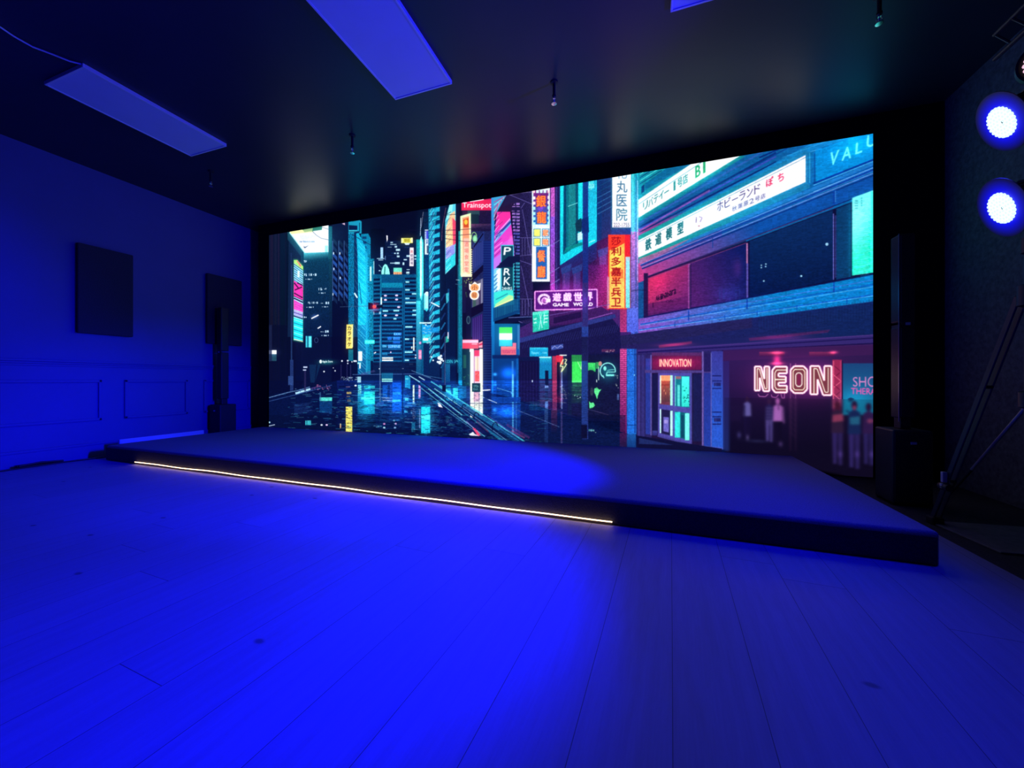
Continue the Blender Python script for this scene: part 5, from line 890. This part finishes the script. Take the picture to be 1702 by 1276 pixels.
ceiling_light(-5.175, 3.10, 'flat panel light on the ceiling near the left wall, a white wire at its end')
ceiling_light(-2.275, 3.12, 'unlit flat panel light in the middle of the ceiling, widest in view')
ceiling_light(.167, 3.04, 'unlit flat panel light at the top edge of the view, only its corner showing')
bm = BM(); add_tube(bm, [(-4.583, 1.90, CZ - .008), (-4.616, 1.84, CZ - .02), (-4.66, 1.76, CZ - .015), (-4.70, 1.665, CZ - .02), (-4.71, 1.57, CZ - .012), (-4.68, 1.48, CZ - .012), (-4.62, 1.42, CZ - .01)], .0065, 6)
tag(obj('power_wire', bm, mat('white_pvc', (.8, .8, .8), .5), None, True), 'thin white wire trailing across the ceiling from the left panel light', 'wire')

# ---------------------------------------------------------------- sprinklers
M_chr = mat('chrome', (.8, .8, .82), .2, 1); M_stem = mat('black_stem', (.015, .015, .017), .6)
M_glass = mat('sprinkler_bulb', (.75, .75, .8), .12)
def sprinkler(x, y, label):
    t = thing('fire_sprinkler', label, 'sprinkler', (x, y, CZ), group='sprinkler heads hanging in a row from the ceiling')
    bm = BM(); add_lathe(bm, [(0, 0), (.035, 0), (.035, -.008), (.013, -.014), (.013, -.115), (.018, -.12), (.018, -.135), (0, -.135)], 16); obj('drop_pipe', bm, M_stem, t, True)
    bm = BM(); add_lathe(bm, [(0, -.134), (.012, -.134), (.012, -.15), (0, -.15)], 12)
    for s in (-1, 1): add_tube(bm, [(s * .010, 0, -.148), (s * .019, 0, -.165), (s * .014, 0, -.184), (0, 0, -.193)], .003, 6)
    obj('frame_arms', bm, M_chr, t, True)
    bm = BM(); add_lathe(bm, [(0, -.15), (.005, -.155), (.006, -.17), (.004, -.188), (0, -.19)], 10); obj('glass_bulb', bm, M_glass, t, True)
    bm = BM(); add_lathe(bm, [(0, -.192), (.022, -.194), (.024, -.199), (0, -.201)], 16); obj('deflector', bm, M_chr, t, True)
    return t
sp = sprinkler(-.795, 3.446, 'sprinkler head on a black drop pipe above the centre of the video wall')
dup(sp, (-3.09, 3.456, CZ), 'sprinkler head between the left and the middle panel light, second from the left wall')
dup(sp, (-5.36, 3.44, CZ), 'sprinkler head nearest the left wall, above the dark wall panels')
dup(sp, (1.56, 3.43, CZ), 'sprinkler head at the top right of the view above the wash lights')

# ---------------------------------------------------------------- column loudspeakers
M_case = grainy('black_speaker_case', (.022, .022, .024), .5, .15, 60, .1); M_grille = grainy('black_grille', (.014, .014, .015), .55, .3, 300, .3); M_badge = mat('silver_badge', (.55, .55, .55), .4); M_edge = mat('satin_metal_edge', (.30, .30, .32), .3, .8)
def speaker(loc, label, rz=0):
    t = thing('column_loudspeaker', label, 'loudspeaker', loc, (0, 0, rz), 'pair of black column loudspeakers flanking the video wall')
    bm = BM(); add_box(bm, (-.125, -.13, .01), (.125, .13, .60), .012); o = obj('bass_cabinet', bm, M_case, t)
    bm = BM(); add_box(bm, (-.115, -.136, .03), (.115, -.129, .57), .003, 1); g = obj('bass_grille', bm, M_grille, o)
    bm = BM(); add_box(bm, (-.02, -.141, .49), (.02, -.135, .51), .002, 1); obj('badge', bm, M_badge, o)
    for y in (-.1, .12):
        for x in (-.1, .1):
            bm = BM(); add_lathe(bm, [(0, 0), (.016, 0), (.018, .012), (0, .012)], 12, at=(x, y, 0)); obj('rubber_foot', bm, M_stem, o)
    bm = BM(); add_box(bm, (-.035, -.04, .60), (.035, .05, .69), .006); obj('coupling_foot', bm, M_case, t)
    bm = BM(); add_box(bm, (-.046, -.056, 1.42), (.046, .056, 1.45)); add_box(bm, (-.05, -.06, .69), (.05, .06, 1.43), .008); add_box(bm, (-.05, -.06, 1.47), (.05, .06, 2.18), .008); c = obj('column', bm, M_case, t)
    bm = BM(); add_box(bm, (-.042, -.066, .70), (.042, -.059, 1.42), .003, 1); add_box(bm, (-.042, -.066, 1.445), (.042, -.059, 2.17), .003, 1); obj('column_grille', bm, M_grille, c)
    bm = BM(); add_box(bm, (-.016, -.071, 1.44), (.016, -.065, 1.462), .002, 1); obj('badge', bm, M_badge, c)
    bm = BM(); add_box(bm, (-.055, -.062, .66), (-.050, -.054, 2.18), .001, 1); obj('edge_strip', bm, M_edge, c)
    return t
s1 = speaker((1.985, 4.03, 0), 'black column loudspeaker on its bass box, right of the video wall')
dup(s1, (-6.565, 4.40, 0), 'black column loudspeaker on its bass box, left of the stage in the blue corner')

# ---------------------------------------------------------------- wash lights on their stand
M_par = grainy('black_lamp_body', (.02, .02, .022), .45, .1, 40)
M_led = mat('lit_led_lens', (.5, .8, .9), .3, emit=(.76, 1.0, .98), estr=1.05)
def halo_material():  # emission fading outward imitates the blue lens bloom round a lamp
    m = mat('blue_lens_halo', (.02, .02, .1), .5); k = N(m)
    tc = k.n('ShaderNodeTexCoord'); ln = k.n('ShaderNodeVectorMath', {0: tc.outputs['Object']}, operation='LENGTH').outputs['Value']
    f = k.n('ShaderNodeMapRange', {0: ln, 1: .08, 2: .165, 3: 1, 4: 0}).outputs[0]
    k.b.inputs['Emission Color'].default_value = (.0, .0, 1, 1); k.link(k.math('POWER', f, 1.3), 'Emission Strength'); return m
M_halo = halo_material()
M_yoke = mat('black_yoke_steel', (.03, .03, .032), .4, .6)
def wash(p, q, label):
    loc = Vector(p); d = (Vector(q) - loc).normalized()
    t = thing('wash_light', label, 'stage light', loc, (0, 0, 0), 'blue LED wash lights on the right hand stand')
    t.rotation_mode = 'QUATERNION'; t.rotation_quaternion = d.to_track_quat('Z', 'Y')       # local +Z looks along the beam
    bm = BM(); add_lathe(bm, [(0, -.19), (.05, -.19), (.075, -.17), (.088, -.12), (.092, -.02), (.098, -.015), (.098, .0), (.088, .0), (.088, -.012), (0, -.012)], 32)
    for k in range(16):
        a = 2 * math.pi * k / 16; add_bar(bm, (.084 * math.cos(a), .084 * math.sin(a), -.15), (.094 * math.cos(a), .094 * math.sin(a), -.03), .004, .012, 0)
    obj('lamp_body', bm, M_par, t, True)
    bm = BM()
    for r, n_ in ((.020, 6), (.039, 12), (.058, 18), (.077, 24)):
        for k in range(n_):
            a = 2 * math.pi * k / n_; c = (r * math.cos(a), r * math.sin(a), .004); add_lathe(bm, [(.0105, -.008), (.0105, 0), (.0078, .006), (0, .009)], 8, at=c)
    obj('led_cluster', bm, M_led, t, True)
    bm = BM(); add_lathe(bm, [(.076, .002), (.165, .002), (.165, -.002), (.076, -.002), (.076, .002)], 40); obj('glow_halo', bm, M_halo, t)  # added glowing disc for the bloom, no part of the lamp
    bm = BM(); add_box(bm, (-.007, -.007, -.011), (.007, .007, .001), .001, 1); obj('sensor', bm, M_par, t)
    return t, loc
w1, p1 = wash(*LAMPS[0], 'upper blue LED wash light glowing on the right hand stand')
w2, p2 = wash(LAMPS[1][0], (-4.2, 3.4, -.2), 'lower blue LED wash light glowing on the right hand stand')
# a third wash light, only its edge in view at the right, its LEDs pinkish white and dim
t3 = thing('wash_light', 'wash light at the right edge of the view, only a pinkish rim of it showing', 'stage light', (1.895, 2.70, 2.61), group=None)
t3.rotation_mode = 'QUATERNION'; t3.rotation_quaternion = Vector((-.5, -1, -.35)).normalized().to_track_quat('Z', 'Y')
bm = BM(); add_lathe(bm, [(0, -.19), (.05, -.19), (.075, -.17), (.088, -.12), (.092, -.02), (.098, -.015), (.098, .0), (.088, .0), (.088, -.012), (0, -.012)], 32); obj('lamp_body', bm, M_par, t3, True)
bm = BM()
for r, n_ in ((.020, 6), (.042, 12), (.066, 18)):
    for k in range(n_):
        a = 2 * math.pi * k / n_; add_lathe(bm, [(.0098, -.008), (.0098, 0), (.007, .006), (0, .009)], 8, at=(r * math.cos(a), r * math.sin(a), -.004))
obj('led_cluster', bm, mat('pink_led_lens', (.8, .6, .7), .3, emit=(1, .62, .72), estr=.9), t3, True)

PX, PY = 2.0, 2.93
M_steel = grainy('dark_stand_steel', (.035, .035, .04), .38, .15, 20); M_light = mat('worn_aluminium', (.42, .42, .44), .35, .7)
t = thing('lighting_stand', 'tall black lighting stand on slanted legs at the right edge, holding the wash lights', 'light stand', (PX, PY, 0))
L = lambda x, y, z: (x - PX, y - PY, z)
bm = BM(); add_tube(bm, [(0, 0, .55), (0, 0, 1.7)], .03, 16); add_tube(bm, [(0, 0, 1.7), (0, 0, 3.0)], .022, 16); obj('pole', bm, M_steel, t, True)
bm = BM(); add_lathe(bm, [(.031, 1.40), (.055, 1.41), (.055, 1.52), (.031, 1.53)], 20); obj('collar', bm, M_par, t, True)
bm = BM(); add_lathe(bm, [(.031, .84), (.05, .85), (.05, .93), (.031, .94)], 20); obj('collar', bm, M_par, t, True)
bm = BM(); add_lathe(bm, [(.023, 1.69), (.042, 1.70), (.042, 1.78), (.023, 1.79)], 20); obj('collar', bm, M_par, t, True)
def leg(foot, zt, name='leg'):
    f = Vector(L(*foot)); top = Vector((0, 0, zt)); d = (f - top); s = Vector((d.y, -d.x, 0)).normalized() * .019
    top2 = top + Vector((d.x, d.y, 0)).normalized() * .05
    bm = BM(); add_bar(bm, top2 + s, f + s + Vector((0, 0, .03)), .011, .034); add_bar(bm, top2 - s, f - s + Vector((0, 0, .03)), .011, .034)
    for k in (.35, .78): q = top2.lerp(f, k); add_bar(bm, q + s * 1.2, q - s * 1.2, .03, .02)
    o = obj(name, bm, M_steel, t)
    bm = BM(); add_box(bm, (f.x - .035, f.y - .035, -.004), (f.x + .035, f.y + .035, .05), .01); obj('rubber_foot', bm, M_stem, o); return o
lg = leg((1.90, 3.50, 0), 1.47)
leg((2.62, 2.9, 0), 1.47); leg((1.97, 2.2, 0), 1.47)
# adjusting knob and clip on the visible leg
q = Vector((0, 0, 1.47)).lerp(Vector(L(1.90, 3.50, 0)), .80)
bm = BM(); add_lathe(bm, [(0, -.04), (.022, -.04), (.026, -.03), (.026, .03), (.022, .04), (0, .04)], 10, 'Y', at=q + Vector((-.03, 0, -.01))); obj('knob', bm, M_par, lg, True)
bm = BM(); add_box(bm, q + Vector((-.05, -.015, .02)), q + Vector((-.025, .01, .09)), .004); add_box(bm, q + Vector((-.055, -.012, -.02)), q + Vector((-.03, .01, .012)), .004); obj('clip', bm, M_badge, lg)
# thin brace with a bright upper tube and a black lower end
A, B_, C_ = Vector((0, 0, .892)), Vector(L(2.08, 3.48, .394)), Vector(L(2.16, 3.94, 0))
bm = BM(); add_tube(bm, [A, B_], .009, 10); br = obj('brace', bm, M_light, t, True)
bm = BM(); add_tube(bm, [B_, C_ + Vector((0, 0, .01))], .0085, 8); obj('brace_tip', bm, M_stem, br)
# arms that carry the lamps
for wq, pp, k in ((w1, p1, 0), (w2, p2, 1)):
    d = (Vector(LAMPS[k][1]) - pp).normalized(); back = pp - d * .10 - Vector((PX, PY, 0))
    bm = BM(); add_tube(bm, [(0, 0, pp.z + .02), (back.x * .5, back.y * .5, pp.z + .03), back + Vector((0, 0, .10))], .010, 8); add_lathe(bm, [(.023, pp.z - .02), (.036, pp.z - .015), (.036, pp.z + .05), (.023, pp.z + .055)], 16); obj('mounting_arm', bm, M_yoke, t, True)
    bm = BM()
    side = d.cross(Vector((0, 0, 1))).normalized() * .105
    add_tube(bm, [back - side, back - side + Vector((0, 0, .09)), back + Vector((0, 0, .12)), back + side + Vector((0, 0, .09)), back + side], .007, 8); obj('yoke', bm, M_yoke, t, True)
# short square truss on top of the stand
bm = BM()
for dx in (-.07, .07):
    for dz in (2.86, 3.0): add_tube(bm, [(dx - .02, -.55, dz), (dx - .02, .10, dz)], .012, 8)
for i in range(6):
    y0, y1 = -.55 + i * .108, -.55 + (i + 1) * .108
    add_tube(bm, [(-.09, y0, 2.86), (-.09, y1, 3.0)], .006, 6); add_tube(bm, [(.05, y0, 2.86), (.05, y1, 3.0)], .006, 6); add_tube(bm, [(-.09, y0, 3.0), (.05, y1, 3.0)], .006, 6)
obj('truss_bar', bm, M_case, t, True)

# ---------------------------------------------------------------- odds and ends on the floor
bm = BM()
for (a, b, c, d) in ((0, 0, .72, .50),):
    add_box(bm, (0, 0, 0), (.72, .52, .012), .004)
o = tag(obj('floor_mat', bm, grainy('grey_rubber', (.17, .16, .17), .6, .2, 30)), 'flat dark grey mat on the floor by the foot of the lighting stand', 'mat'); o.location = (1.93, 3.02, -.004); o.rotation_euler = (0, 0, R_(6))
M_cab = mat('black_cable', (.012, .012, .013), .5)
bm = BM(); add_tube(bm, [(-6.63, 1.7, .008), (-6.60, 2.0, .008), (-6.63, 2.3, .008), (-6.60, 2.6, .012), (-6.56, 2.8, .01), (-6.55, 3.2, .008), (-6.56, 3.9, .008), (-6.57, 4.22, .008)], .008, 8)
tag(obj('floor_cable', bm, M_cab, None, True), 'thin black cable lying along the foot of the left wall', 'cable')
bm = BM()
for k in range(3): add_tube(bm, [(-6.66 + .02 * k, 2.22 + k * .01, .030), (-6.64 + .015 * k, 2.40, .034 + .006 * k), (-6.60, 2.58, .030)], .012, 8)
tag(obj('cable_bundle', bm, M_cab, None, True), 'short thick bundle of black cable on the floor beside the left wall', 'cable')
